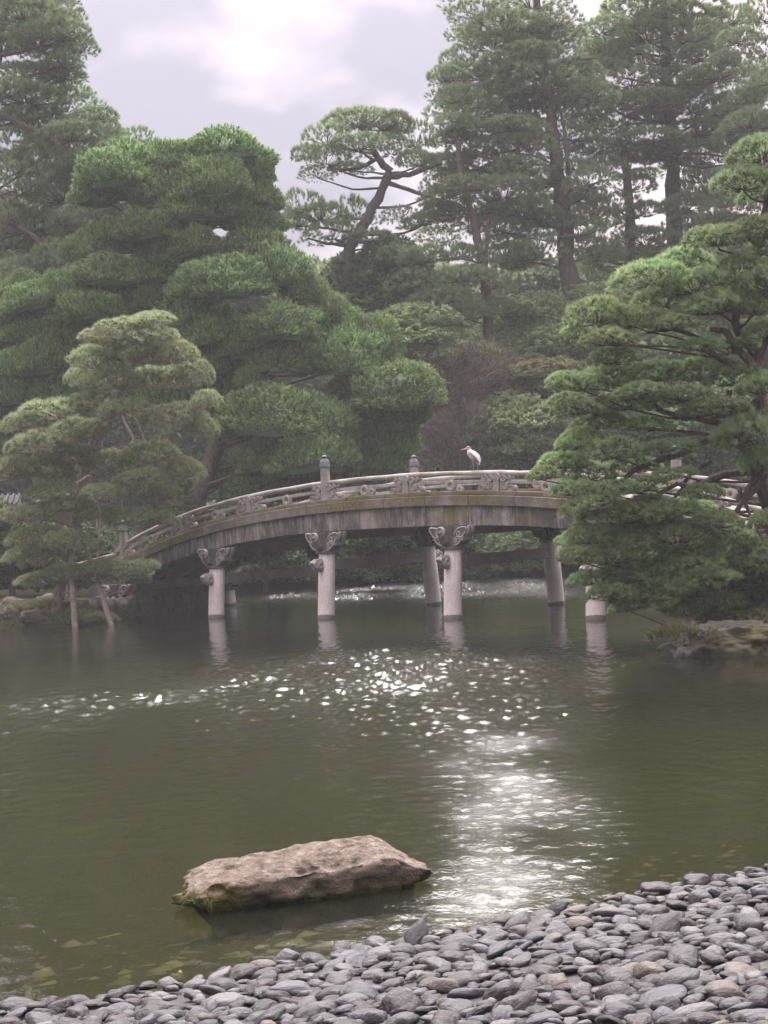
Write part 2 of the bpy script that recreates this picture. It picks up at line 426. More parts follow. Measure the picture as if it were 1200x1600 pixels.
def plain(name, col, rough=0.7, col2=None, sc=20):
    t = NT(name)
    c = t.mix(t.noise(t.coord(), sc, 3), col, col2 or tuple(0.7 * q for q in col))
    return t.done(t.bsdf(c, rough))
M['bird_white'] = plain('pale_plumage', (0.540, 0.513, 0.486), 0.8, (0.432, 0.410, 0.389), 30)
M['bird_grey'] = plain('grey_plumage', (0.280, 0.280, 0.322), 0.8, (0.196, 0.196, 0.231), 30)
M['bird_black'] = plain('black_plumage', (0.03, 0.03, 0.035), 0.7)
M['bill'] = plain('orange_bill', (0.6, 0.32, 0.16), 0.5)
M['bird_leg'] = plain('pale_leg', (0.42, 0.34, 0.28), 0.6)
M['tile'] = plain('grey_roof_tile', (0.030, 0.031, 0.035), 0.6, (0.050, 0.051, 0.055), 6)
M['plaster'] = plain('earth_plaster', (0.16, 0.11, 0.095), 0.9, (0.12, 0.085, 0.075), 4)
M['wood_dark'] = plain('dark_timber', (0.05, 0.04, 0.035), 0.8, (0.09, 0.075, 0.065), 8)
M['teal_metal'] = plain('verdigris_rail', (0.28, 0.4, 0.38), 0.6, (0.2, 0.3, 0.28), 8)
M['pale_stone'] = plain('pale_edging_stone', (0.48, 0.46, 0.46), 0.8, (0.34, 0.33, 0.33), 8)

# ------------------------------------------------------------------ terrain and water
SHORE = np.array([0.10, 10.10]); SH_T = np.array([0.898, 0.44]); SH_N = np.array([0.44, -0.898])
POND = np.array([(-30, -4.36), (-2.5, 8.82), (0.10, 10.10), (2.88, 11.46), (8.0, 14.2), (9.5, 18), (9.6, 24), (7.4, 27.0), (6.2, 28.6), (6.1, 31),
                 (7.0, 33.8), (8.6, 35.6), (10.5, 36.3), (12.5, 41), (14, 52), (13, 65), (5, 68.3), (-6, 69), (-12.5, 66), (-11.5, 60),
                 (-10.5, 56.5), (-10.6, 52.0), (-9.4, 49.2), (-10.3, 47.5), (-13.0, 49.2), (-17, 48), (-30, 44)])
def pond_sd(x, y):
    """signed distance to the pond outline, positive on land"""
    px, py = x.ravel(), y.ravel()
    best = np.full(px.shape, 1e9); inside = np.zeros(px.shape, bool)
    n = len(POND)
    for i in range(n):
        a, b = POND[i], POND[(i + 1) % n]
        e = b - a; w0, w1 = px - a[0], py - a[1]
        tt = np.clip((w0 * e[0] + w1 * e[1]) / (e @ e), 0, 1)
        best = np.minimum(best, (w0 - tt * e[0])**2 + (w1 - tt * e[1])**2)
        cnd = ((a[1] > py) != (b[1] > py)) & (px < e[0] * (py - a[1]) / (e[1] if abs(e[1]) > 1e-9 else 1e-9) + a[0])
        inside ^= cnd
    d = np.sqrt(best); d[inside] *= -1
    return d.reshape(x.shape)
def ground_z(x, y):
    x, y = np.asarray(x, float), np.asarray(y, float)
    d = pond_sd(x, y)
    beach = y < 17
    wob = 0.08 * np.sin(x * 0.7 + 1.3) * np.sin(y * 0.5) + 0.05 * np.sin(x * 1.9) * np.cos(y * 1.7)
    up_b = 0.13 * d
    up_l = 0.55 * (1 - np.exp(-np.maximum(d, 0) * 2.5)) + 0.05 * np.maximum(d, 0)
    hill = np.clip((y - 70) / 22, 0, 1) * np.clip(1 - np.abs(x - 4) / 60, 0, 1) * 3.2
    land = np.where(beach, np.minimum(up_b, 1.25), up_l + wob * 0.8 * np.clip(d, 0, 1) + hill)
    bed = np.where(beach, np.maximum(0.14 * d, -0.75), np.maximum(0.5 * d, -0.95))
    bed = np.maximum(bed, -0.95) + 0.02 * wob
    return np.where(d > 0, land, bed)
def axis_pts(segs):
    out = []
    for a, b, s in segs: out.append(np.arange(a, b, s))
    return np.concatenate(out + [[segs[-1][1]]])
gx = axis_pts([(-160, -60, 10), (-60, -20, 2), (-20, -5, 0.3), (-5, 6, 0.12), (6, 20, 0.3), (20, 60, 2), (60, 160, 10)])
gy = axis_pts([(-20, 4, 2), (4, 14, 0.12), (14, 30, 0.4), (30, 60, 0.35), (60, 110, 1.0), (110, 240, 8)])
GX, GY = np.meshgrid(gx, gy)
GZ = ground_z(GX, GY)
nx, ny = len(gx), len(gy)
idx = np.arange(nx * ny).reshape(ny, nx)
quads = np.stack([idx[:-1, :-1], idx[:-1, 1:], idx[1:, 1:], idx[1:, :-1]], -1).reshape(-1, 4)
gm = np_mesh('ground', [(np.stack([GX, GY, GZ], -1).reshape(-1, 3), quads, None, 0)], [M['ground']], True)
ground = tag(link('ground', gm), kind='structure')
def vnoise(x, y, seed):
    """smooth lattice noise, -1..1"""
    g = np.random.default_rng(seed); tb = g.uniform(-1, 1, (256, 256))
    xi, yi = np.floor(x).astype(int), np.floor(y).astype(int); fx, fy = x - xi, y - yi
    fx = fx**3 * (fx * (fx * 6 - 15) + 10); fy = fy**3 * (fy * (fy * 6 - 15) + 10)
    q = lambda i, j: tb[(xi + i) & 255, (yi + j) & 255]
    return (q(0,0) * (1-fx) + q(1,0) * fx) * (1-fy) + (q(0,1) * (1-fx) + q(1,1) * fx) * fy
wx = axis_pts([(-45, -15, 3), (-15, -8, 0.12), (-8, -3, 0.052), (-3, 5, 0.04), (5, 8, 0.052), (8, 14, 0.15), (14, 41, 3)])
wy = axis_pts([(-12, 7, 2), (7, 17, 0.042), (17, 22, 0.07), (22, 38, 0.11), (38, 56, 0.2), (56, 75, 0.22)])
WX, WY = np.meshgrid(wx, wy)
def blob(px_, py_, sx, sy):
    c = on_z(px_, py_); return np.exp(-((WX - c[0]) / sx)**2 - ((WY - c[1]) / sy)**2)
# gusts ruffle the water in patches
gust = 0.85 * blob(580, 1050, 1.9, 6.5) + 0.7 * blob(720, 1090, 1.5, 6.0) + 0.55 * blob(110, 1105, 3.0, 6.0) + 0.42 * blob(380, 1080, 1.5, 5.0) + 0.42 * blob(850, 1030, 1.3, 3.0) + 0.34 * blob(1000, 1030, 0.9, 1.6)
near = 1.0 * blob(820, 1215, 0.80, 4.2) + 0.8 * blob(790, 1340, 0.62, 1.8) + 0.8 * blob(715, 1425, 0.55, 1.0) + 0.45 * blob(400, 1490, 0.3, 0.4) + 0.5 * blob(560, 1470, 0.4, 0.4) + 0.25 * blob(700, 1200, 0.7, 2.0)
back = 1.0 * blob(640, 922, 5.0, 6.5) + 0.9 * blob(800, 916, 3.0, 6.0) + 0.5 * blob(880, 925, 2.0, 5.0) + 0.6 * blob(430, 932, 1.2, 3.0)
back *= 0.55 + 0.45 * vnoise(WX * 0.7, WY * 0.3, 31)
back = np.clip(back, 0, 1)
near *= 0.7 + 0.5 * vnoise(WX * 1.6 + 8, WY * 0.7, 6)
near = np.clip(near, 0, 1.1)
gust *= 0.72 + 0.5 * vnoise(WX * 0.8 + 3, WY * 0.35, 5)
gust = np.clip(gust, 0, 1.2)
cx = WX + 0.25 * WY
waves = 0.22 * vnoise(cx * 5.0, WY * 2.1, 11) + 0.55 * vnoise(WX * 9.0 - 0.5 * WY, WY * 4.4 + 9, 12) + 0.5 * vnoise(WX * 13.5 + 1.1 * WY, WY * 7.0, 13)
swell = 0.005 * vnoise(WX * 0.9, WY * 0.8, 14) + 0.003 * vnoise(WX * 2.2, WY * 1.7, 15)
ripple = 0.4 * vnoise(WX * 6.5 + 0.4 * WY, WY * 5.5, 21) + 0.5 * vnoise(WX * 10.0 - 0.8 * WY, WY * 9.0, 22)
WZ = swell + waves * (0.004 + 0.070 * gust + 0.22 * back) + ripple * (0.0016 + 0.022 * near + 0.008 * gust)
WZ[(np.abs(WX) > 14) | (WY > 70) | (WY < 6)] = 0
ii = np.arange(WX.size).reshape(WX.shape)
wq = np.stack([ii[:-1, :-1], ii[:-1, 1:], ii[1:, 1:], ii[1:, :-1]], -1).reshape(-1, 4)
tag(link('pond_water', np_mesh('pond_water', [(np.stack([WX, WY, WZ], -1).reshape(-1, 3), wq, np.clip(0.5 * near + 0.3 * gust + 1.0 * back, 0, 1).ravel(), 0)], [M['water']], True)), kind='structure')

# ------------------------------------------------------------------ bridge (local frame: x along, y across to the back, z up)
A0 = on_z(338, 965); B0 = on_z(928, 967)
TH = math.atan2(B0[1] - A0[1], B0[0] - A0[0])
AXv = np.array([math.cos(TH), math.sin(TH), 0]); CRv = np.array([-AXv[1], AXv[0], 0])
def bw(s, w, z): return A0 + AXv * s + CRv * w + np.array([0, 0, z])
bridge = empty('stone_bridge', A0, TH)
tag(bridge, 'long arched grey stone bridge with carved railings crossing the pond', 'bridge')
S0, S1 = -5.35, 19.75
def ez(s):
    d = abs(s - 7.25); return 3.53 - 0.0072 * d * d - 0.000026 * d**4
def fh(s): return 0.60 - 0.012 * abs(s - 7.25)          # fascia height
W_ = 5.3
BENTS = [-4.9, 0.0, 4.86, 9.72, 14.45, 19.3]
YF, YB = 0.30, W_ - 0.30
def arc_slab(s0, s1, y0, y1, ztop, zbot, n=6):
    m = MB(); ss = [s0 + (s1 - s0) * i / n for i in range(n + 1)]
    v = [];
    for s in ss: v += [(s, y0, zbot(s)), (s, y1, zbot(s)), (s, y1, ztop(s)), (s, y0, ztop(s))]
    f = [(0, 1, 2, 3), (4*n + 3, 4*n + 2, 4*n + 1, 4*n)]
    for i in range(n):
        for k in range(4):
            f.append((4*i + k, 4*i + (k+1) % 4, 4*i + 4 + (k+1) % 4, 4*i + 4 + k))
    return m.add(v, f)
# edge slabs, curb stones and fascia beams on both sides
for side, (yo, sg) in enumerate(((YF, 1), (YB, -1))):
    k = 0; s = S0
    while s < S1 - 0.3:
        e = min(s + 1.57, S1)
        j = random.uniform(-0.008, 0.008)
        y0, y1 = sorted((yo - sg * (0.13 + j), yo + sg * 0.42))
        arc_slab(s + 0.006, e - 0.006, y0, y1, lambda q: ez(q), lambda q: ez(q) - 0.29, 4).build('edge_slab', M['edge'], bridge, bevel=0.015)
        y0, y1 = sorted((yo + sg * 0.02, yo + sg * 0.34))
        arc_slab(s + 0.008, e - 0.008, y0, y1, lambda q: ez(q) + 0.13, lambda q: ez(q) + 0.002, 4).build('curb_stone', M['edge'], bridge, bevel=0.02)
        s = e
    cuts = [S0] + BENTS[1:5] + [S1]
    for a, b in zip(cuts[:-1], cuts[1:]):
        y0, y1 = sorted((yo, yo + sg * 0.35))
        arc_slab(a + 0.006, b - 0.006, y0, y1, lambda q: ez(q) - 0.292, lambda q: ez(q) - 0.292 - fh(q), 8).build('fascia_beam', M['fascia'], bridge, bevel=0.012)
s = S0
while s < S1 - 0.3:
    e = min(s + 0.79, S1)
    arc_slab(s + 0.006, e - 0.006, YF + 0.425, YB - 0.425, lambda q: ez(q) + 0.01, lambda q: ez(q) - 0.2, 2).build('deck_slab', M['under'], bridge)
    s = e
for yy in (1.5, 2.65, 3.8):
    arc_slab(S0, S1, yy - 0.2, yy + 0.2, lambda q: ez(q) - 0.205, lambda q: ez(q) - 0.75, 20).build('under_beam', M['under'], bridge)

def scroll(m, c, r, th):
    """a carved scroll boss: disc, raised rim and eye, both faces"""
    m.disc(c, r * 0.93, th)
    for sg in (-1, 1):
        m.torus((c[0], c[1] + sg * th / 2, c[2]), r * 0.8, r * 0.2, 16, 6)
        m.torus((c[0], c[1] + sg * th / 2, c[2]), r * 0.32, r * 0.14, 10, 5)
# piers
lean = math.tan(R(5.2))
def column_mesh(h):
    prof = [(0.262, -1.0), (0.262, 0.0), (0.262, 0.05), (0.258, h * 0.5), (0.25, h - 0.02), (0.24, h)]
    return MB().lathe(prof, n=28).mesh('column', M['column'], True)
def almond(cx, cz, hl, hh, tilt, n=14):
    out = []
    for i in range(n):
        a = 2 * math.pi * i / n
        x = hl * math.cos(a); z = hh * math.sin(a) * (1 - 0.35 * math.cos(a) ** 2)
        out.append((cx + x * math.cos(tilt) - z * math.sin(tilt), cz + x * math.sin(tilt) + z * math.cos(tilt)))
    return out
def capital_lobes(top):
    out = []
    for sg in (-1, 1):
        out.append((almond(sg * 0.42, top - 0.20, 0.27, 0.135, sg * 0.55), 0.20))
        out.append((almond(sg * 0.30, top * 0.36, 0.20, 0.095, sg * 0.5), 0.215))
    return out
def capital_body(top):
    """collar, funnel block and leaf-shaped lobes carrying the deck beams, origin at the column head"""
    m = MB()
    m.lathe([(0.27, 0), (0.335, 0.02), (0.335, 0.07), (0.29, 0.09)], n=24)
    m.prism([(-0.25, 0.09), (0.25, 0.09), (0.34, 0.25), (0.50, top - 0.12), (0.54, top), (-0.54, top), (-0.50, top - 0.12), (-0.34, 0.25)], -0.19, 0.19)
    m.box((0, 0, 0.09 + (top - 0.09) / 2), (0.40, 0.52, top - 0.1))
    for poly, y in capital_lobes(top): m.prism(poly, -y, y)
    for fs in (-1, 1): m.tube([(0, fs * 0.2, 0.12), (0, fs * 0.40, 0.24), (0, fs * 0.54, top - 0.14)], [0.09, 0.13, 0.1], 8)
    return m
def capital_rims(top, side):
    m = MB()
    for poly, y in capital_lobes(top):
        for fs in (side,):
            pts = [(x, fs * (y + 0.005), z) for x, z in poly]
            m.tube(pts + pts[:2], 0.024, 6)
    for sg in (-1, 1):
        for fs in (side,):
            m.torus((sg * 0.37, fs * 0.205, top - 0.22), 0.06, 0.022, 12, 6)
            m.torus((sg * 0.27, fs * 0.22, top * 0.34), 0.04, 0.018, 10, 6)
        m.box((sg * 0.28, side * 0.16, top * 0.42), (0.44, 0.1, 0.06))
        m.tube([(sg * 0.50, side * 0.1, top - 0.30), (sg * 0.64, side * 0.1, top - 0.16), (sg * 0.69, side * 0.1, top - 0.01)], [0.05, 0.075, 0.05], 7)
        m.disc((sg * 0.46, side * 0.1, top * 0.46), 0.075, 0.2)
    for fs in (side,):
        m.disc((0.0, fs * 0.53, top - 0.15), 0.15, 0.05)
        m.torus((0.0, fs * 0.56, top - 0.15), 0.12, 0.028, 16, 6)
    return m
for s in BENTS:
    top_z = ez(s) - 0.292 - fh(s)
    ch = top_z - 0.66 if top_z > 1.3 else top_z - 0.55
    cap_h = top_z - ch
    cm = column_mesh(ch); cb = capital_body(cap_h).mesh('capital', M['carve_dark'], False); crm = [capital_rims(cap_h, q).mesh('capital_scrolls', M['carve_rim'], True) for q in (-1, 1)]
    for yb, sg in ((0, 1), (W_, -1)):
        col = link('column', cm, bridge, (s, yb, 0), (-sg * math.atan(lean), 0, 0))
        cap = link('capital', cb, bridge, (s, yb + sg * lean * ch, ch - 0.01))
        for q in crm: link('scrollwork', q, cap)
    zt = ch - 0.36
    if zt > 0.4:
        m = MB(); m.box((s, W_ / 2, zt), (0.2, W_ + 0.1, 0.32)); m.build('tie_beam', M['under'], bridge, bevel=0.02)
        for yb, sg in ((0, 1), (W_, -1)):
            m = MB()
            m2 = MB()
            base_y = yb + sg * lean * zt - sg * 0.23
            nose = [(0.0, -0.16), (0.18, -0.15), (0.36, -0.06), (0.46, 0.08), (0.36, 0.155), (0.0, 0.16)]
            v = [(s - 0.095, base_y - sg * a, zt + b) for a, b in nose] + [(s + 0.095, base_y - sg * a, zt + b) for a, b in nose]
            k = len(nose)
            m.add(v, [tuple(range(k)), tuple(range(2*k - 1, k - 1, -1))] + [(i, i + k, (i+1) % k + k, (i+1) % k) for i in range(k)])
            ns = m.build('beam_nose', M['carve'], bridge, bevel=0.015)
            for xs in (-0.1, 0.1):
                m2.torus((s + xs, base_y - sg * 0.16, zt + 0.01), 0.085, 0.03, 12, 6, 'x')
            m2.tube([(s, base_y - sg * 0.02, zt - 0.165), (s, base_y - sg * 0.2, zt - 0.15), (s, base_y - sg * 0.38, zt - 0.05), (s, base_y - sg * 0.47, zt + 0.09), (s, base_y - sg * 0.3, zt + 0.17), (s, base_y, zt + 0.175)], 0.045, 6)
            m2.build('nose_rim', M['carve_rim'], ns)
# cap beams between front and back capitals
for s in BENTS:
    top_z = ez(s) - 0.292 - fh(s)
    MB().box((s, W_ / 2, top_z - 0.13), (0.34, W_ - 1.9, 0.3)).build('cap_beam', M['under'], bridge, bevel=0.02)
# railings
POSTS = [-5.0, 4.7, 14.4]
STRUTS = [-1.8, 1.42, 7.95, 11.2, 17.65]
RINGS = [-3.4, -0.2, 3.05, 6.3, 9.55, 12.8, 16.0, 19.0]
RTOP = 0.70
def rail_mesh():
    pass
for yr in (YF + 0.16, YB - 0.16):
    front = yr < 2
    cuts = [S0 + 0.1] + [p for p in POSTS[1:]] + [S1 - 0.1]
    for a, b in zip(cuts[:-1], cuts[1:]):
        n = 16; pts = [(a + (b - a) * i / n, yr + 0.006 * math.sin(i * 1.7 + a), ez(a + (b - a) * i / n) + RTOP - 0.075 + 0.006 * math.sin(i * 2.3 + b)) for i in range(n + 1)]
        MB().tube(pts, [0.072 + 0.006 * math.sin(i * 1.3) for i in range(n + 1)], 12).build('handrail', M['rail'], bridge, True)
    knots = sorted([S0 + 0.1] + POSTS + STRUTS + [S1 - 0.1])
    knots = [k for i, k in enumerate(knots) if i == 0 or k - knots[i - 1] > 0.6]
    for a, b in zip(knots[:-1], knots[1:]):
        arc_slab(a + 0.004, b - 0.004, yr - 0.05, yr + 0.05, lambda q: ez(q) + 0.43, lambda q: ez(q) + 0.33, 5).build('mid_rail', M['rail'], bridge, bevel=0.012)
    for s in POSTS:
        z0 = ez(s)
        post = MB().lathe([(0.155, 0.0), (0.155, 0.3), (0.152, 0.98), (0.14, 1.0)], n=8).build('rail_post', M['rail'], bridge, loc=(s, yr, z0 + 0.1), rot=(0, 0, R(22.5)))
        MB().lathe([(0.165, 0), (0.172, 0.03), (0.165, 0.09), (0.15, 0.11), (0.152, 0.19), (0.142, 0.2), (0.135, 0.24), (0.085, 0.28), (0.062, 0.30), (0.09, 0.335), (0.092, 0.36), (0.055, 0.385), (0.03, 0.40), (0.034, 0.425), (0.008, 0.46)], n=18).build('finial', M['bronze'], post, True, loc=(0, 0, 1.0))
strut_top = RTOP - 0.14
def strut_mesh(with_post=True):
    m = MB()
    if with_post: m.box((0, 0, 0.30), (0.16, 0.19, strut_top - 0.1 + 0.1))
    th = 0.13
    m.prism([(-0.42, 0.12), (0.42, 0.12), (0.34, 0.22), (0.2, 0.28), (0.14, 0.36), (-0.14, 0.36), (-0.2, 0.28), (-0.34, 0.22)], -0.05, 0.05)
    for sg in (-1, 1):
        scroll(m, (sg * 0.44, 0, 0.20), 0.095, th)
        scroll(m, (sg * 0.24, 0, 0.27), 0.10, th * 0.9)
        scroll(m, (sg * 0.19, 0, 0.475), 0.10, th)
        scroll(m, (sg * 0.36, 0, 0.505), 0.065, th)
        m.box((sg * 0.24, 0, 0.47), (0.28, 0.08, 0.07))
    m.disc((0, 0, 0.52), 0.11, 0.2)
    return m.mesh('cloud_strut', M['carve'], True)
STM = [strut_mesh(True), strut_mesh(False)]
def ring_mesh(one):
    m = MB()
    m.torus((0, 0, 0.27), 0.105, 0.058, 22, 10)
    m.torus((0, 0.0, 0.27), 0.075, 0.03, 18, 6)
    if one:
        m.torus((0.235, 0, 0.235), 0.07, 0.05, 18, 8)
        m.box((0.13, 0, 0.155), (0.3, 0.08, 0.06))
    return m.mesh('scroll_ring', M['carve'], True)
RGM = [ring_mesh(False), ring_mesh(True)]
def slope(s): return -math.atan((ez(s + 0.1) - ez(s - 0.1)) / 0.2)
for yr in (YF + 0.16, YB - 0.16):
    for s in STRUTS + POSTS:
        link('cloud_strut', STM[1 if s in POSTS else 0], bridge, (s, yr, ez(s)), (0, slope(s), 0), (1.15, 1.3, 1.0))
    for i, s in enumerate(RINGS):
        link('scroll_ring', RGM[i % 2], bridge, (s, yr, ez(s) - 0.03), (0, slope(s), 0), (1.15, 1.3, 1.12))

# abutments of squared blocks at both ends (left one shows under the arch)
def block(c, d, j=0.02):
    m = MB().box((0, 0, 0), d)
    m.v = [(x + random.uniform(-j, j), y + random.uniform(-j, j), z + random.uniform(-j, j)) for x, y, z in m.v]
    return m
for sx, sgn in ((S0, -1), (S1, 1)):
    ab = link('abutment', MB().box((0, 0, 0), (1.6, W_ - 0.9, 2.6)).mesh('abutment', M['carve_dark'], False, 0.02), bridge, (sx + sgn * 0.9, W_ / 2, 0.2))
    for r_ in range(4):
        y = 0.35; k = 0
        while y < W_ - 0.5:
            ln = random.uniform(0.55, 1.0); ln = min(ln, W_ - 0.4 - y)
            if ln > 0.15:
                block(None, (0.3, ln - 0.02, 0.43)).build('block', M['wall_stone'], ab, bevel=0.02, loc=(-sgn * 0.86, y + ln / 2 - W_ / 2, -0.3 + r_ * 0.44))
            y += ln

# heron on the handrail
hs = 10.45
hp = bw(hs, YF + 0.16, ez(hs) + RTOP - 0.006)
heron = empty('heron', hp, TH + R(8))
tag(heron, 'grey heron standing hunched on the top rail of the stone bridge', 'heron')
U = 0.00185
def hq(x, y, dy=0): return ((x - 655) * U, dy, (706 - y) * U)
m = MB().tube([hq(508, 366), hq(522, 358), hq(545, 352), hq(562, 362), hq(566, 385), hq(572, 410), hq(592, 440), hq(622, 468), hq(655, 500), hq(690, 545), hq(715, 600), hq(728, 628)],
              [0.012, 0.034, 0.046, 0.05, 0.062, 0.088, 0.115, 0.125, 0.115, 0.085, 0.045, 0.012], 14, True)
body = m.mesh('body', M['bird_white'], True)
link('body', body, heron)
MB().tube([hq(516, 362), hq(480, 366), hq(418, 373)], [0.02, 0.014, 0.003], 8).build('bill', M['bill'], heron, True)
for dy in (-0.04, 0.04):
    MB().tube([hq(532, 346, dy * 0.95), hq(560, 342, dy * 1.05), hq(590, 352, dy * 0.9), hq(622, 372, dy * 0.4)], [0.008, 0.016, 0.01, 0.003], 6).build('crest_stripe', M['bird_black'], heron, True)
    MB().lathe([(0.002, -0.007), (0.007, 0), (0.002, 0.007)], hq(527, 353, dy * 0.93), 8).build('eye', M['bird_black'], heron)
for dy in (-1, 1):
    MB().tube([hq(592, 392, dy * 0.085), hq(625, 420, dy * 0.115), hq(670, 470, dy * 0.118), hq(705, 525, dy * 0.085), hq(735, 585, dy * 0.03)], [0.02, 0.058, 0.075, 0.058, 0.012], 10, True, 0.5).build('wing', M['bird_grey'], heron, True)
    MB().tube([hq(640, 515, dy * 0.105), hq(680, 548, dy * 0.098), hq(715, 580, dy * 0.06), hq(738, 602, dy * 0.02)], [0.012, 0.03, 0.026, 0.006], 8, True, 0.5).build('flight_feathers', M['bird_black'], heron, True)
for (a, b, dy) in (((630, 530), (634, 703), -0.035), ((672, 560), (682, 700), 0.04)):
    MB().tube([hq(a[0], a[1], dy), hq((a[0] + b[0]) / 2 + 4, (a[1] + b[1]) / 2, dy), hq(b[0], b[1], dy)], [0.02, 0.009, 0.008], 7).build('leg', M['bird_leg'], heron, True)
    fm = MB()
    for an in (-35, 0, 35, 180):
        c = hq(b[0], b[1] + 2, dy)
        fm.tube([c, (c[0] - 0.06 * math.cos(R(an)), c[1] + 0.06 * math.sin(R(an)), c[2] - 0.004)], [0.007, 0.003], 5)
    fm.build('foot', M['bird_leg'], heron)

# ------------------------------------------------------------------ foliage meshes
def sines(P, k, seed):
    g = np.random.default_rng(seed); out = np.zeros(len(P))
    for _ in range(6):
        out += np.sin(P @ (g.normal(size=3) * k) + g.uniform(0, 6.28))
    return out / 6
def unit(v): return v / np.maximum(np.linalg.norm(v, axis=1, keepdims=True), 1e-6)
def tuft_tris(P, D, n, L, Wd, spread, axial, g, tint0, quad=False, tipgain=0.35):
    T = len(P); N = T * n
    p = np.repeat(P, n, 0); d = np.repeat(D, n, 0); t0 = np.repeat(tint0, n)
    ln = L * g.uniform(0.65, 1.15, (N, 1))
    base = p + d * (axial * L * g.uniform(0, 1, (N, 1)))
    dr = unit(d + spread * g.normal(size=(N, 3)) * 0.6)
    tip = base + dr * ln
    side = unit(np.cross(dr, g.normal(size=(N, 3)))) * (Wd / 2)
    tj = np.clip(t0 + g.uniform(-0.1, 0.1, N), 0, 1)
    if quad:
        mid = base + dr * ln * 0.5
        V = np.stack([base, mid + side, tip, mid - side], 1).reshape(-1, 3)
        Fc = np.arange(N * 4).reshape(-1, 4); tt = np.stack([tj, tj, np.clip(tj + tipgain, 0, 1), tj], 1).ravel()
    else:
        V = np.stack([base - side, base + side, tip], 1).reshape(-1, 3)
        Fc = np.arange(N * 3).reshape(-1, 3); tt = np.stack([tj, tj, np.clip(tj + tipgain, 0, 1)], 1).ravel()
    return V, Fc, tt
def core_ball(rx, rz, cz, seed, n=10, m=6, zmin=-0.5):
    v, f = [], []
    for i in range(m + 1):
        z = zmin + (1 - zmin) * i / m; rr = math.sqrt(max(0, 1 - z * z))
        for k in range(n):
            a = 2 * math.pi * k / n; q = 1 + 0.12 * math.sin(3 * a + seed + i)
            v.append((rx * rr * q * math.cos(a), rx * rr * q * math.sin(a), cz + rz * z))
    for i in range(m):
        for k in range(n): f.append((i*n + k, i*n + (k+1) % n, (i+1)*n + (k+1) % n, (i+1)*n + k))
    return np.array(v), np.array(f)
def pad_mesh(name, mat, seed, rad, hgt, T, n, L, Wd, spread=0.9, axial=0.3, shape='dome', quad=False, core=0.0, twigs=None, upw=0.9, lump=0.22, under=0.12, tg=0.35):
    g = np.random.default_rng(seed)
    if shape == 'dome':
        th = g.uniform(0, 2 * math.pi, T); r = np.sqrt(g.uniform(0, 1, T))
        cs = np.stack([np.cos(th), np.sin(th), np.zeros(T)], 1)
        edge = 1 + 0.32 * sines(cs * 1.0, 1.9, seed + 5)
        P = cs * (r * rad * edge)[:, None]
        lum = 1 + 1.6 * lump * sines(P / rad, 4.2, seed + 9)
        P[:, 2] = hgt * (1 - r**2.4)**0.75 * lum - hgt * 0.28 * g.uniform(0, 1, T)**2
        und = g.uniform(0, 1, T) < under
        P[und, 2] = -hgt * 0.12 * g.uniform(0, 1, und.sum())
        D = unit(cs * (r * 0.95)[:, None] + np.array([0, 0, upw]) + 0.3 * g.normal(size=(T, 3)))
        D[und] = unit(cs[und] * 1.0 + 0.35 * g.normal(size=(und.sum(), 3)))
        hrel = np.clip(P[:, 2] / hgt, 0, 1)
    else:
        d = unit(g.normal(size=(T * 3, 3))); d = d[d[:, 2] > -0.42][:T]
        T = len(d)
        q = 1 + 2.0 * lump * sines(d, 3.0, seed + 9) - 0.22 * g.uniform(0, 1, T)**2
        P = d * q[:, None] * np.array([rad, rad, hgt])
        P[P[:, 2] < 0, 2] *= 0.55
        D = unit(d * np.array([1, 1, 0.7]) * 0.75 + np.array([0, 0, upw * 0.6]) + 0.22 * g.normal(size=(T, 3)))
        hrel = np.clip(P[:, 2] / hgt, 0, 1)
    t0 = np.clip(g.uniform(0.0, 0.62, T) + 0.12 * sines(P / rad, 3.0, seed + 2), 0, 0.7)
    V, Fc, tt = tuft_tris(P, D, n, L, Wd, spread, axial, g, t0, quad, tg)
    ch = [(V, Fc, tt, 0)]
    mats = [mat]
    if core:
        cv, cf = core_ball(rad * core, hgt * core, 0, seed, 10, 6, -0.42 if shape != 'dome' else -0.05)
        ch.append((cv, cf, np.full(len(cv), 0.05), 0))  # added solid core, dark leaf tone standing in for the shaded interior
    if twigs is not None:
        k = max(6, T // 4); sel = g.choice(T, k, replace=False)
        a = np.array([0, 0, -hgt * 0.25]) + P[sel] * np.array([0.12, 0.12, 0.1]) ; b = P[sel]
        mid = (a + b) / 2 - np.array([0, 0, hgt * 0.12])
        sd = unit(np.cross(b - a, g.normal(size=(k, 3)))) * rad * 0.011
        V2 = np.stack([a - sd, a + sd, mid - sd * 0.8, mid + sd * 0.8, b], 1).reshape(-1, 3)
        o = np.arange(k)[:, None] * 5
        F2 = np.concatenate([o + np.array([[0, 1, 3]]), o + np.array([[0, 3, 2]]), o + np.array([[2, 3, 4]])])
        ch.append((V2, F2, None, 1)); mats.append(twigs)
    return np_mesh(name, ch, mats)

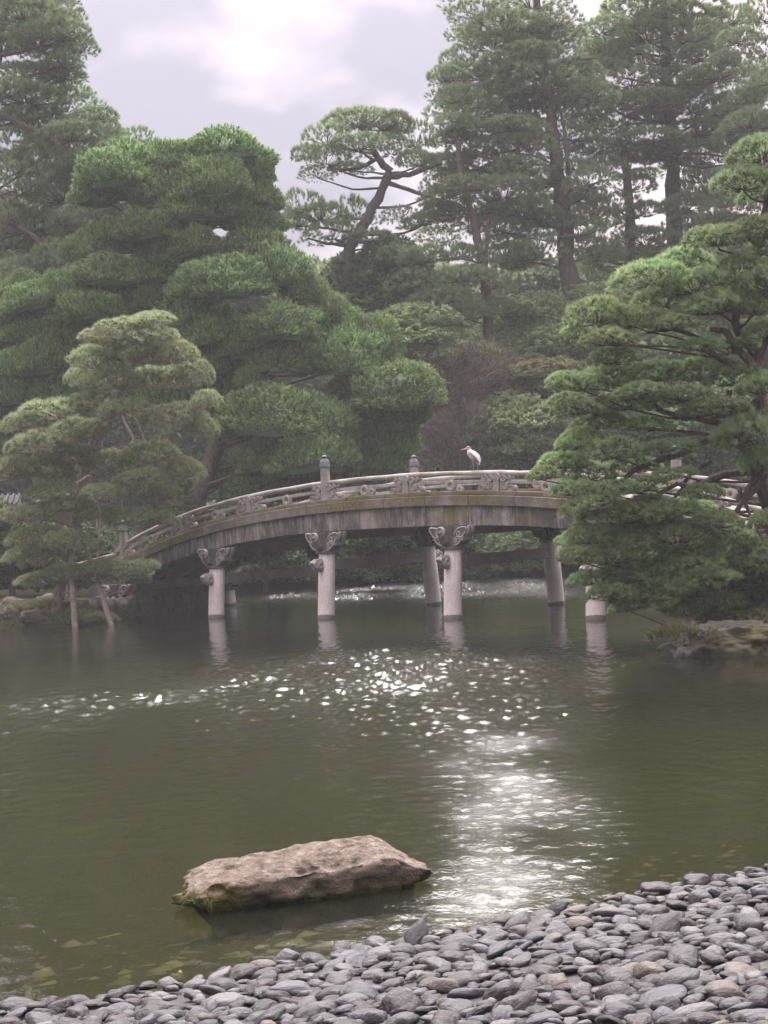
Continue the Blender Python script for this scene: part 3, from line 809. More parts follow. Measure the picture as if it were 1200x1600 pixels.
PAD = {}
def fam(key, count, seed0, **k):
    PAD[key] = [pad_mesh('foliage_pad', seed=seed0 + i, **k) for i in range(count)]
fam('near_pine', 7, 100, mat=M['pine_bright'], rad=0.65, hgt=0.30, T=280, n=32, L=0.13, Wd=0.013, spread=0.85, axial=0.35, twigs=M['bark'])
fam('left_pine', 6, 200, mat=M['pine_grey'], rad=0.85, hgt=0.40, T=300, n=20, L=0.16, Wd=0.026, spread=0.95, axial=0.35, twigs=M['bark_pale'], upw=0.7)
fam('far_pine', 7, 300, mat=M['pine_far'], rad=1.7, hgt=0.6, T=260, n=40, L=0.26, Wd=0.02, spread=0.9, axial=0.5, twigs=M['bark'], under=0.25)
fam('far_pine_loose', 6, 330, mat=M['pine_far'], rad=1.7, hgt=0.75, T=140, n=40, L=0.27, Wd=0.02, spread=0.9, axial=0.6, twigs=M['bark'], under=0.3)
fam('cypress', 6, 400, mat=M['cypress'], rad=1.6, hgt=0.95, T=1500, n=18, L=0.12, Wd=0.05, spread=0.7, axial=1.9, shape='ball', core=0.82, lump=0.2, tg=0.5)
fam('shrub', 5, 500, mat=M['shrub'], rad=1.2, hgt=0.95, T=420, n=12, L=0.17, Wd=0.085, spread=1.1, axial=0.5, shape='ball', quad=True, core=0.6, lump=0.25)
fam('shrub_dark', 5, 520, mat=M['shrub_dark'], rad=1.2, hgt=0.95, T=420, n=12, L=0.17, Wd=0.085, spread=1.1, axial=0.5, shape='ball', quad=True, core=0.6, lump=0.25)
fam('shrub_gold', 4, 540, mat=M['shrub_gold'], rad=1.2, hgt=0.8, T=420, n=12, L=0.15, Wd=0.075, spread=1.1, axial=0.5, shape='ball', quad=True, core=0.6, lump=0.25)
fam('juniper', 5, 560, mat=M['shrub_dark'], rad=0.65, hgt=0.34, T=420, n=16, L=0.10, Wd=0.022, spread=0.8, axial=0.6, core=0.6, under=0.2)
fam('bare', 4, 580, mat=M['twigs'], rad=1.3, hgt=1.0, T=260, n=9, L=0.5, Wd=0.022, spread=0.9, axial=0.5, shape='ball', lump=0.2)
fam('grass', 3, 600, mat=M['moss_tuft'], rad=0.3, hgt=0.08, T=60, n=14, L=0.13, Wd=0.012, spread=0.7, axial=0.1, upw=1.2)

# ------------------------------------------------------------------ trees
def limb(name, pts, r0, r1, mat, parent, origin, n=7, wob=0.0, sub=4):
    pts = [np.array(p, float) for p in pts]
    out = []
    for i in range(len(pts) - 1):                       # Catmull-Rom through the points
        p0, p1, p2, p3 = pts[max(i - 1, 0)], pts[i], pts[i + 1], pts[min(i + 2, len(pts) - 1)]
        for k in range(sub):
            u = k / sub
            out.append(0.5 * (2*p1 + (p2 - p0)*u + (2*p0 - 5*p1 + 4*p2 - p3)*u*u + (3*p1 - p0 - 3*p2 + p3)*u**3))
    out.append(pts[-1])
    L = len(out)
    if wob:
        for i in range(1, L - 1): out[i] = out[i] + rng.normal(size=3) * wob
    rad = [(r0 + (r1 - r0) * (i / (L - 1))) * (1 + 0.10 * math.sin(i * 2.1 + r0 * 50)) for i in range(L)]
    return MB().tube([p - origin for p in out], rad, n).build(name, mat, parent, True)

def tree(name, label, cat, base, trunk, r0, r1, pads, fams, Y, bark, ref_rad, zr=1.0, fill=1, depth=1.5, branch=0.7, br=0.05, group=None, flat=0.5, extra=(), trunk_seg=8):
    """trunk: list of world points; pads: (px, py, half width px, half height px[, depth offset])"""
    base = np.array(base, float)
    root = empty(name, base)
    tag(root, label, cat, group)
    if trunk: limb('trunk', trunk, r0, r1, bark, root, base, 9, 0.02 * r0 / 0.2)
    tr = np.array(trunk) if trunk else np.array([base])
    dense = np.concatenate([np.linspace(tr[i], tr[i + 1], 8) for i in range(len(tr) - 1)]) if len(tr) > 1 else tr
    for pts, a, b in extra:
        limb('branch', pts, a, b, bark, root, base, 7, a * 0.12)
    for i, p in enumerate(pads):
        hw, hh = p[2], p[3]
        dyo = p[4] if len(p) > 4 else random.uniform(-depth, depth * 0.6)
        c = at(p[0], p[1] + hh * 0.35, Y + dyo)
        sc = hw / F * (Y + dyo) / ref_rad
        fm = fams[i % len(fams)] if isinstance(fams, (list, tuple)) else fams
        jobs = [(c, sc, hh)]
        for q in range(fill):
            jobs.append((c + np.array([random.uniform(-0.5, 0.5) * sc * ref_rad, random.uniform(0.5, 1.1) * depth + sc * ref_rad * 0.5, random.uniform(-0.35, 0.1) * sc * ref_rad]), sc * random.uniform(0.7, 0.95), hh))
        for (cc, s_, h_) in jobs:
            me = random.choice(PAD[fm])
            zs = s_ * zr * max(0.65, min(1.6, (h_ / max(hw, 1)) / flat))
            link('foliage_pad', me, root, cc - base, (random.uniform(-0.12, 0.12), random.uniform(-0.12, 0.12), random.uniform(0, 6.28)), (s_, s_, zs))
        if trunk and random.random() < branch:
            low = dense[dense[:, 2] < c[2] - 0.15 * sc * ref_rad]
            if len(low):
                dd = np.abs(low[:, 2] - (c[2] - 0.35 * np.linalg.norm(low[:, :2] - c[:2], axis=1) * 0.6)) + 0.3 * np.linalg.norm(low[:, :2] - c[:2], axis=1)
                a = low[np.argmin(dd)]
                md = (a + c) / 2 + np.array([0, 0, -0.12 * np.linalg.norm(c - a)]) * random.uniform(-0.3, 1) + rng.normal(size=3) * 0.08 * np.linalg.norm(c - a)
                md[2] = max(md[2], min(a[2], c[2]))
                limb('branch', [a, md, c - np.array([0, 0, 0.05])], br * random.uniform(0.8, 1.3), br * 0.4, bark, root, base, 6, 0.01)
    return root

# -- right-hand pine on the islet
RY = 30.0
def rp(x, y, d=0): return at(x, y, RY + d)
pads_r = [(1190,238,48,24),(1160,285,50,22),(1200,300,45,22,1.0),(1120,372,52,20),(1180,362,50,20),(1225,380,50,25),
 (1015,432,60,24),(1070,405,45,18,0.8),(1085,445,55,24),(1150,428,50,24),(1200,440,45,24),(1110,478,60,22),(1040,470,50,18,0.6),
 (935,490,45,26),(990,500,48,20),(900,520,25,14,0.4),(950,530,45,16),(1180,478,45,22),(1050,505,40,14),(1200,520,40,18),(960,560,40,16),
 (880,595,28,14),(910,600,42,18),(955,588,50,20),(1015,585,52,20),(1085,582,58,20),(1150,590,50,18),(1188,605,40,18),(885,625,30,12),(1000,612,45,14),(1060,622,48,15),(1115,640,55,16),(970,632,40,14),
 (905,690,42,18),(955,705,52,20),(1045,698,40,12),(880,722,40,16),(848,742,26,13),(920,740,45,18),(990,728,42,16),(1165,678,50,28),(1195,720,40,26),
 (1050,742,36,12),(900,765,36,16),(925,788,48,18),(965,808,60,20),(1015,792,50,18),(1070,795,42,16),(1100,770,30,14),(1195,815,30,16),
 (925,838,44,18),(985,842,56,20),(1060,835,58,22),(1120,815,42,16),(905,868,34,14),(955,870,48,18),(1020,868,50,18),(1090,862,50,18),
 (975,900,56,20),(1030,898,56,20),(955,928,42,16),(1010,930,56,18),(1050,918,50,18),(985,948,34,11),
 (900,640,40,14),(1000,665,46,14),(940,660,40,14),(1100,905,50,18),(930,905,40,14),(900,845,30,14),(1000,760,46,14),(960,765,42,14),(1040,800,46,16),(1080,880,50,18),(1140,545,40,14),(1090,540,36,12),(1195,660,45,18),(1130,840,45,18)]
ptr = [at(1232,985,31), at(1222,900,31), at(1205,800,30.6), at(1185,735,30.3), at(1192,660,30.4), at(1182,560,30.4), at(1150,500,30.4), at(1180,400,30.6), at(1200,300,30.6), at(1195,240,30.6)]
def seg(pts, a, b): return ([rp(*p) for p in pts], a, b)
ex_r = [seg([(1190,735),(1130,742),(1080,762),(1060,755)], .1, .05), seg([(1185,740),(1150,690),(1110,685),(1060,710),(990,735),(968,765)], .11, .04),
        seg([(1180,745),(1155,790),(1148,815)], .07, .04), seg([(1148,800),(1110,810),(1070,790)], .05, .02), seg([(1155,765),(1170,800),(1190,840)], .05, .02),
        seg([(1155,790),(1180,765),(1200,740)], .06, .05), seg([(1182,575),(1150,545),(1135,520),(1110,515)], .1, .05), seg([(1182,575),(1195,540),(1200,515)], .08, .05),
        seg([(1160,580),(1110,552),(1095,530),(1050,515),(1010,520)], .08, .03), seg([(1150,650),(1140,630),(1140,610)], .09, .06), seg([(1150,655),(1170,635),(1195,615)], .07, .04),
        seg([(1180,690),(1120,660),(1060,650),(1030,640),(1020,625),(985,620)], .08, .03), seg([(1060,755),(1010,780),(960,790)], .05, .02),
        seg([(1110,720),(1080,740),(1060,770),(1040,795)], .06, .02)]
right_pine = tree('pine_tree', 'spreading bright green pine with layered pads and dark crooked limbs behind the mossy rock', 'pine tree', ptr[0], ptr, 0.2, 0.05,
     pads_r, 'near_pine', RY, M['bark'], 0.65, 1.0, 0, 0.9, 0.45, 0.035, extra=ex_r, flat=0.42)
# low juniper below it
pads_j = [(1130,885,52,22),(1180,868,48,24),(1095,905,46,18),(1150,920,56,22),(1195,910,48,24),(1110,940,48,18),(1165,950,50,18),(1200,945,40,20),(1075,955,30,12),(1205,880,40,24),(1185,975,40,12),(1130,965,40,10)]
tree('juniper_shrub', 'low dark spreading juniper overhanging the mossy rock at the right', 'shrub', at(1190,985,30.5), [at(1190,985,30.5), at(1185,950,30.3), at(1150,910,30.2)], 0.07, 0.03,
     pads_j, 'juniper', 30.0, M['bark'], 0.65, 1.0, 1, 0.8, 0.5, 0.02, flat=0.42)

# -- left pine over the water, on props
LY = 47.8
pads_l = [(235,500,36,14),(195,512,44,16),(160,528,36,14),(225,525,50,18),(150,562,42,22),(215,552,46,22),(268,555,42,22),(300,585,36,24),(130,592,30,18),(185,595,48,20),(245,592,48,20),(322,625,24,20),
 (90,642,56,20),(40,660,36,16),(140,630,44,18),(200,640,44,16),(275,650,50,20),(312,668,28,18),(120,672,44,18),(60,692,48,20),(18,735,40,22),(70,735,48,20),(120,715,44,18),(175,722,46,18),
 (235,712,52,22),(285,735,34,20),(218,752,44,18),(256,770,28,12),(100,790,44,16),(36,805,38,16),(150,802,36,15),(212,810,46,16),(252,812,24,12),(75,770,36,16),(60,838,42,18),(105,845,38,16),(165,770,40,14),
 (195,892,42,16),(160,885,40,14),(225,885,24,12),(70,872,40,16),(110,895,40,14),(40,865,34,14),(75,905,44,14),(220,905,18,9),(150,905,36,10)]
tl = [at(84,968,48.6), at(100,900,48.5), at(112,850,48.4), at(125,770,48.3), at(148,700,48.2), at(178,640,48.2), at(205,560,48.2), at(222,505,48.2)]
def lp(x, y, d=-0.9): return at(x, y, LY + d)
ex_l = [([lp(*q) for q in [(190,650),(208,685),(197,700)]], .05, .035), ([lp(*q) for q in [(197,648),(212,655),(228,692)]], .035, .03), ([lp(*q) for q in [(150,765),(152,785),(157,810),(152,870)]], .05, .02),
        ([lp(*q) for q in [(120,755),(140,742)]], .05, .03), ([lp(*q) for q in [(190,780),(192,800)]], .04, .03), ([lp(*q, 0.3) for q in [(148,700),(90,690),(40,720)]], .07, .02), ([lp(*q, 0.3) for q in [(170,650),(240,640),(300,650)]], .07, .02)]
left_pine = tree('pine_tree', 'grey-green pine of soft rounded pads leaning over the pond on wooden props', 'pine tree', tl[0], tl, 0.2, 0.05, pads_l, 'left_pine', LY, M['bark_pale'], 0.85, 1.0, 0, 1.3, 0.35, 0.04, extra=ex_l, flat=0.42)

# wooden props
def prop(label, a, b, r):
    o = empty('wooden_prop', a)
    tag(o, label, 'prop', 'props under the left pine')
    a, b = np.array(a), np.array(b)
    d = (b - a)
    MB().tube([a - a - d * 0.12, d * 0.5 + np.array([0.01, 0, 0]), d], [r * 1.05, r, r * 0.9], 10).build('pole', M['prop_wood'], o, True)
    MB().tube([d * 0.97 + np.array([-0.16, 0, 0.02]), d * 0.97 + np.array([0.16, 0, 0.05])], 0.05, 8).build('crosspiece', M['prop_wood'], o, True)
    return o
prop('leaning weathered wooden prop standing in the water under the left pine', on_z(174, 977), at(120, 812, 47.9), 0.085)
prop('upright dark wooden prop standing in the water at the mossy bank', on_z(117, 980), at(108, 850, 47.6), 0.095)

# -- big cloud-pruned cypress behind the bridge
CY = 60.0
pads_c = [(345,245,72,24,1),(295,250,50,20,0.5),(195,275,70,32,0),(255,262,50,22,0.5),(330,290,55,28,-0.5),(405,268,26,28,1),(150,300,36,22,0.5),(400,310,40,26,0.8),(260,305,55,28,0),(290,335,48,22,-0.5),(340,325,50,24,0),
 (233,358,44,22,-1),(310,385,40,20,-1),(385,345,36,26,0.5),(425,350,24,20,0.8),(140,392,40,24,0),(185,372,40,20,0.2),(345,440,66,28,-1.8),(300,455,40,20,-1),(435,425,48,30,-0.6),(400,395,55,26,0.2),(478,455,36,24,-0.6),(270,400,55,24,0.3),
 (170,430,55,24,-0.6),(115,455,42,24,-0.3),(230,430,50,22,0),(140,488,56,22,-0.8),(290,500,60,24,-0.3),(240,470,50,20,0),(430,512,62,26,-1.8),(335,525,50,20,-1),(385,545,48,22,-1.2),(480,500,40,20,-0.8),(510,485,40,22,-0.3),(535,505,36,20,-0.2),
 (440,570,50,20,-1.6),(395,592,26,16,-2),(470,555,60,24,-0.8),(540,560,60,30,-1.0),(575,525,45,22,0),(505,535,50,22,-0.6),(590,555,40,24,-0.2),(345,570,40,20,-0.5),
 (620,610,70,30,-2),(660,605,34,26,-1.8),(560,605,40,22,-0.6),(600,655,50,26,-0.2),(640,645,32,22,-0.6),
 (430,655,88,34,-2.5),(375,665,40,26,-2),(500,665,56,30,-2.3),(480,715,68,36,-3),(420,715,50,28,-2.6),(525,705,36,30,-2.4),(565,690,40,26,-1),(590,720,40,26,-0.6),(620,700,30,28,-0.3),(555,735,40,22,-0.8),(610,690,45,32,0.2),
 (400,765,50,22,-1),(340,745,36,20,-0.4),(460,760,50,22,-1.2),(330,640,40,24,0.5),(300,560,50,24,0.5),(90,520,50,24,0.3),(260,620,60,30,0.8),(200,560,60,30,0.8),(350,610,50,26,0.4),(120,560,60,28,0.8)]
tcy = [at(292,815,58.5), at(310,775,58.6), at(333,705,59), at(352,640,60), at(345,560,60.5), at(335,480,61), at(325,400,61), at(325,320,61), at(335,255,61)]
ex_c = [([at(345,600,60), at(370,590,59), at(390,585,58.5)], .1, .05), ([at(335,470,60.5), at(400,440,60), at(440,430,59.5)], .12, .05), ([at(325,430,60.5), at(230,420,60), at(170,440,59.5)], .12, .05),
        ([at(345,680,59), at(420,640,58.5), at(520,640,58.5), at(610,620,58.5)], .16, .06), ([at(330,400,61), at(360,370,61), at(390,350,61)], .1, .05), ([at(320,760,58.4), at(380,740,58), at(460,735,57.5)], .1, .04)]
tree('cypress_tree', 'huge dense cypress pruned into rounded cloud pads behind the left half of the bridge', 'cypress tree', tcy[0], tcy, 0.42, 0.08, pads_c, 'cypress', CY, M['bark'], 1.6, 1.0, 0, 1.3, 0.5, 0.07, extra=ex_c, flat=0.38)
# neighbour cypress at the left edge
pads_c2 = [(60,470,46,20),(15,495,40,20),(95,500,36,18),(70,565,48,26,-1.5),(20,575,40,22,-1),(30,615,40,22,-0.8),(90,610,44,22,-0.8),(0,540,40,22),(50,520,46,20),(110,540,40,20),(20,660,40,24),(-20,600,40,24),(0,700,40,24),(40,450,36,18)]
tree('cypress_tree', 'darker pruned cypress at the left edge beside the grey-green pine', 'cypress tree', at(40,800,62), [at(40,800,62), at(45,680,62), at(40,560,62), at(45,470,62)], 0.25, 0.08, pads_c2, 'cypress', 61.0, M['bark'], 1.6, 1.0, 1, 1.5, 0.5, 0.06, flat=0.38)

# -- tall pine at the upper left
pads_tl = [(40,20,70,28),(95,50,46,22),(85,20,42,22),(20,70,44,18),(95,98,36,14),(60,60,50,20),(20,-20,80,34),(90,-5,40,20),
 (40,118,60,18),(90,112,50,16),(40,150,60,24),(105,165,60,20),(150,180,38,16),(60,190,70,24),(20,225,50,24),(110,210,60,20),(165,195,24,14),(0,150,50,20),
 (70,250,70,26),(130,255,50,22),(215,215,30,16),(230,228,22,12),(180,235,36,18),(30,285,60,28),(100,300,66,28),(150,290,50,26),(10,335,44,22),(60,350,60,28),(120,350,50,26),(40,395,50,20),(20,375,50,22),(90,395,40,18)]
ttl = [at(-40,770,69), at(-38,600,69), at(-30,400,69), at(-20,200,69), at(0,60,69), at(20,-40,69)]
ex_tl = [([at(-20,170,68), at(30,192,67.5), at(80,220,67.3), at(130,248,67)], .2, .08), ([at(-20,90,68), at(30,82,67.8), at(80,70,67.5)], .14, .05), ([at(-30,330,68), at(30,355,67), at(60,375,66.6), at(85,400,66.3)], .14, .07), ([at(55,370,66.5), at(65,385,66.3)], .09, .05)]
tree('pine_tree', 'tall broad pine rising out of the top left corner against the sky', 'pine tree', ttl[0], ttl, 0.4, 0.15, pads_tl, ['far_pine', 'far_pine', 'far_pine_loose'], 68.0, M['bark_far'], 1.7, 1.0, 1, 2.2, 0.6, 0.08, extra=ex_tl, flat=0.38)

# -- leaning pine in the middle
pads_m = [(560,188,58,22),(510,212,44,20),(605,192,46,22),(645,215,40,24),(480,238,26,16),(510,248,48,18),(560,225,50,18),(610,232,48,18),(655,250,36,18),(495,272,30,10),(545,262,36,10),
 (470,318,36,20),(500,335,46,20),(545,330,44,20),(460,345,30,18),(520,365,50,18),(580,372,46,16),(625,335,30,12),(655,345,34,14),(690,290,36,16),(690,330,34,14),(560,350,36,14)]
tm = [at(520,520,73), at(535,440,73), at(548,385,73), at(575,340,73), at(602,285,73), at(608,268,73), at(590,248,73), at(578,225,73)]
ex_m = [([at(606,275,73), at(640,272,73), at(690,255,72.5)], .2, .08), ([at(605,285,73), at(650,300,72.8), at(700,320,72.5)], .13, .06), ([at(585,250,73), at(560,262,73), at(530,268,72.8)], .12, .05), ([at(548,385,73), at(510,380,72.8), at(480,372,72.5)], .1, .04)]
tree('pine_tree', 'leaning pine with a bent forked trunk silhouetted on the sky above the cypress', 'pine tree', tm[0], tm, 0.34, 0.14, pads_m, ['far_pine', 'far_pine_loose'], 73.0, M['bark_far'], 1.7, 1.0, 0, 1.5, 0.5, 0.07, extra=ex_m, flat=0.38)

# -- tall centre pine
pads_t = [(760,15,60,16),(830,5,60,18),(790,45,60,18),(870,30,40,14),(740,22,36,12),(850,60,56,18),(770,70,50,14),(720,95,34,14),(810,95,60,16),(870,95,46,14),(740,110,46,16),(700,120,30,14),(780,125,60,18),(840,130,60,18),(900,110,40,14),
 (715,150,40,14),(770,155,60,16),(830,160,50,16),(895,150,50,16),(735,175,46,14),(800,195,46,12),(870,180,50,14),(925,150,40,14),(710,195,34,14),(760,205,50,12),(720,230,40,16),(780,232,50,14),(830,225,40,12),(900,215,36,10),
 (700,255,34,14),(750,262,56,16),(810,262,46,14),(730,290,50,14),(790,300,60,18),(840,285,36,14),(900,260,30,10),(690,310,36,14),(750,325,50,16),(815,330,60,18),(880,300,46,16),(920,285,40,16),(860,345,40,16),(920,330,44,18),
 (700,345,40,14),(780,355,46,14),(905,360,40,14),(840,395,40,18),(800,400,40,16),(930,390,40,14)]
tt_ = [at(897,560,74), at(893,480,74), at(887,400,74), at(878,320,74), at(868,250,74), at(860,180,74), at(848,100,74), at(840,20,74), at(836,-60,74)]
ex_t = [([at(868,215,74), at(830,218,73.5), at(790,245,73), at(740,265,72.5)], .14, .06), ([at(885,330,74), at(888,270,73.6), at(880,200,73.6), at(876,170,73.6)], .14, .07), ([at(850,110,74), at(890,95,73.5), at(930,90,73)], .1, .05),
        ([at(830,250,73.4), at(800,275,73), at(790,285,73)], .06, .04), ([at(880,300,74), at(920,290,73), at(950,280,73)], .1, .04)]
tree('pine_tree', 'tallest middle pine with a straight dark trunk and ragged tiered crown', 'pine tree', tt_[0], tt_, 0.52, 0.16, pads_t, ['far_pine_loose', 'far_pine_loose', 'far_pine'], 74.0, M['bark_far'], 1.5, 1.0, 1, 2.2, 0.55, 0.07, extra=ex_t, flat=0.34)
# slender pine left of it
pads_s = [(700,395,46,18),(660,400,40,18),(740,400,46,16),(720,430,50,18),(650,440,46,18),(690,465,56,20),(760,440,44,18),(780,480,46,18),(620,400,36,16),(730,490,50,18)]
ts = [at(768,560,72), at(762,500,72), at(755,420,72), at(745,370,72), at(738,335,72), at(722,280,72), at(716,220,72)]
ex_s = [([at(758,440,72), at(761,380,71.8), at(762,340,71.8)], .1, .07)]
tree('pine_tree', 'slender double-stemmed pine just left of the tallest middle pine', 'pine tree', ts[0], ts, 0.28, 0.12, pads_s, ['far_pine_loose', 'far_pine'], 72.0, M['bark_far'], 1.7, 1.0, 0, 1.5, 0.5, 0.06, extra=ex_s, flat=0.38)

# -- broad pines at the upper right
pads_u = [(1000,20,70,22),(1070,15,70,24),(940,45,44,16),(1010,55,60,18),(1080,55,60,20),(1140,30,50,18),(960,80,50,16),(1030,90,60,18),(1100,85,50,16),(930,105,40,14),(985,125,60,18),(1060,125,56,18),(1120,115,60,20),(1170,100,40,16),
 (940,150,44,16),(1010,160,60,18),(1080,165,60,20),(1145,160,50,20),(1190,140,30,18),(960,190,50,18),(1020,215,60,16),(1090,205,50,16),(1150,200,50,18),(1060,240,60,16),(1000,245,40,14),(1120,245,56,18),(1180,200,40,16),
 (1040,-20,90,26),(1100,290,46,20),(1075,320,40,18),(1140,300,40,18),(960,225,40,16)]
tu = [at(1062,560,79), at(1058,440,79), at(1052,330,79), at(1049,250,79), at(1046,170,79), at(1042,90,79), at(1038,0,79), at(1035,-70,79)]
ex_u = [([at(1050,245,79), at(1010,248,78.5), at(980,246,78)], .1, .05), ([at(1050,252,79), at(1090,262,78.5), at(1130,258,78)], .1, .05), ([at(1048,240,79), at(1100,240,78.3), at(1140,246,78)], .1, .05)]
tree('pine_tree', 'massive broad pine filling the upper right with whorled level branches', 'pine tree', tu[0], tu, 0.5, 0.18, pads_u, ['far_pine', 'far_pine_loose', 'far_pine'], 78.0, M['bark_far'], 1.7, 1.0, 1, 2.4, 0.55, 0.08, extra=ex_u, flat=0.36)
pads_u2 = [(940,260,40,16),(985,290,44,16),(930,230,44,16),(960,320,46,18),(1000,330,40,16),(950,370,56,18),(1010,375,56,20),(1060,385,56,20),(980,405,60,20),(1050,430,60,22),(1120,350,50,20),(920,430,40,16),(940,400,40,14)]
tu2 = [at(990,560,77), at(985,440,77), at(984,340,77), at(978,270,77), at(972,220,77)]
tree('pine_tree', 'darker pine with a leaning trunk between the tallest pine and the massive right pine', 'pine tree', tu2[0], tu2, 0.36, 0.16, pads_u2, ['far_pine', 'far_pine_loose'], 77.0, M['bark_far'], 1.7, 1.0, 0, 2, 0.5, 0.06, flat=0.36)
pads_u3 = [(1190,20,40,24),(1150,60,36,18),(1200,75,36,20),(1175,150,40,20),(1205,120,36,20),(1170,190,44,22),(1200,240,44,22),(1160,270,50,22),(1195,300,50,24),(1210,190,40,22),(1130,330,40,22)]
tu3 = [at(1240,560,72), at(1238,400,72), at(1232,250,72), at(1222,100,72), at(1215,-20,72)]
tree('pine_tree', 'grey hazy pine cut by the right edge above the bright green pine', 'pine tree', tu3[0], tu3, 0.36, 0.16, pads_u3, ['far_pine_loose', 'far_pine'], 72.0, M['bark_far'], 1.7, 1.0, 1, 2, 0.6, 0.06, flat=0.4)
# pine between the left corner pine and the cypress, low behind
pads_b = [(40,420,50,22),(90,430,50,20),(20,450,40,20),(150,330,50,24),(200,320,40,22),(120,400,40,20),(230,260,34,16),(250,300,40,20),(190,265,40,20)]
tb = [at(150,700,66), at(150,500,66), at(160,380,66), at(200,280,66)]
tree('pine_tree', 'greyish lower pine behind the cypress below the top left pine', 'pine tree', tb[0], tb, 0.28, 0.1, pads_b, ['far_pine', 'far_pine_loose'], 66.0, M['bark_far'], 1.7, 1.0, 1, 2, 0.5, 0.06, flat=0.42)

# -- round-headed evergreens and shrubs on the far bank: (label, family, Y, pads)
SH = [
 ('dark broadleaf tree behind the cypress, under the leaning pine', 'broadleaf_tree', 'tree', 'shrub_dark', 74, [(560,430,60,36),(620,425,56,36),(590,470,70,36),(530,465,50,34),(650,460,48,34),(600,400,44,26)]),
 ('yellow-green rounded shrub right of the big cypress', 'shrub', 'shrub', 'shrub', 70.5, [(630,500,48,22),(680,495,40,22),(650,525,60,26),(700,545,50,28),(745,555,36,22),(610,520,40,22),(690,520,50,24)]),
 ('grey-green bush under the slender pine on the far bank', 'shrub', 'shrub', 'shrub', 73.5, [(840,480,44,24),(800,500,44,24),(860,520,50,24),(820,540,50,24),(870,560,40,20),(790,530,36,22)]),
 ('golden-leaved shrub above the stone bridge left of the bright pine', 'shrub', 'shrub', 'shrub_gold', 69.5, [(840,580,48,18),(880,572,34,14),(810,600,40,20),(860,605,48,20),(835,570,36,14)]),
 ('wide dark-green bush right behind the heron', 'shrub', 'shrub', 'shrub', 68.8, [(790,640,46,26),(830,650,56,30),(770,670,40,28),(810,690,50,30),(860,680,50,32),(880,640,40,26),(760,650,28,20)]),
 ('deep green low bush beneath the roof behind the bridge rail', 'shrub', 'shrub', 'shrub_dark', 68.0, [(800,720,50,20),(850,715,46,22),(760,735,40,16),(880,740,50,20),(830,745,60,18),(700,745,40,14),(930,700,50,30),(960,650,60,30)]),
 ('leggy bare shrub of reddish twigs on the slope behind the bridge', 'bare_shrub', 'shrub', 'bare', 70.0, [(720,590,50,34),(760,580,40,34),(700,610,40,30),(740,620,50,30)]),
 ('tangle of brown bare twigs just left of the heron', 'bare_shrub', 'shrub', 'bare', 68.6, [(690,680,36,26),(720,670,40,28),(700,720,44,26),(735,720,30,24)]),
 ('dark leafy hedge along the far shore seen through the middle arch', 'hedge', 'hedge', 'shrub_dark', 67.9, [(540,860,50,30),(600,865,50,30),(660,870,50,30),(480,870,50,30),(720,870,46,30),(570,830,60,26),(640,830,60,26),(420,870,50,34),(700,835,50,26),(440,890,50,18),(500,892,50,18),(560,892,50,18),(620,892,50,18),(680,892,50,18),(740,890,40,18),(390,895,40,18)]),
 ('mid-green bush on the far shore seen through the right arch', 'shrub', 'shrub', 'shrub', 67.5, [(780,875,44,24),(820,870,44,26),(860,865,40,28),(900,860,44,28),(800,845,50,22),(860,835,50,22),(940,850,44,28)]),
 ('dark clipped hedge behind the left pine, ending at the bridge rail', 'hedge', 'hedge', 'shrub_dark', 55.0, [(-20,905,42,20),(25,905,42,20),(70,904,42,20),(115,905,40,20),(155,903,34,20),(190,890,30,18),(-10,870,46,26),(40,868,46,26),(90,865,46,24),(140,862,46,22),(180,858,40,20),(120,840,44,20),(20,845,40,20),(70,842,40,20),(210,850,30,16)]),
 ('dark bush hanging over the left end of the far shore', 'shrub', 'shrub', 'shrub_dark', 64.0, [(380,860,50,30),(340,840,50,30),(420,840,50,30),(300,830,44,26),(360,800,60,26),(440,810,50,24),(500,800,50,26),(560,790,50,26)]),
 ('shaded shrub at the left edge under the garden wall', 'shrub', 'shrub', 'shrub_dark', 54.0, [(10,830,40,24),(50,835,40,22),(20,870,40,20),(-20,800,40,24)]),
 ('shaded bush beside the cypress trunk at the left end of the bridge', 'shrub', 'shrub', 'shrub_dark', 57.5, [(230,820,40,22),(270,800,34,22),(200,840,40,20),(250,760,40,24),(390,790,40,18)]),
 ('grey-green bushy conifer behind the right pine on the far bank', 'conifer', 'tree', 'shrub', 73.0, [(930,470,50,26),(960,530,60,30),(1000,470,60,30),(1080,480,60,30),(1140,450,60,30),(1040,540,60,30),(1120,540,60,30),(1190,500,60,30),(920,560,40,26)]),
 ('dark evergreen mass behind the lower right pine pads', 'conifer', 'tree', 'shrub_dark', 60.0, [(980,620,60,30),(1050,660,60,30),(1120,620,60,30),(1180,640,60,30),(940,760,50,26),(1000,700,60,30),(1100,720,60,30),(1180,760,60,30),(1020,790,60,26)]),
]
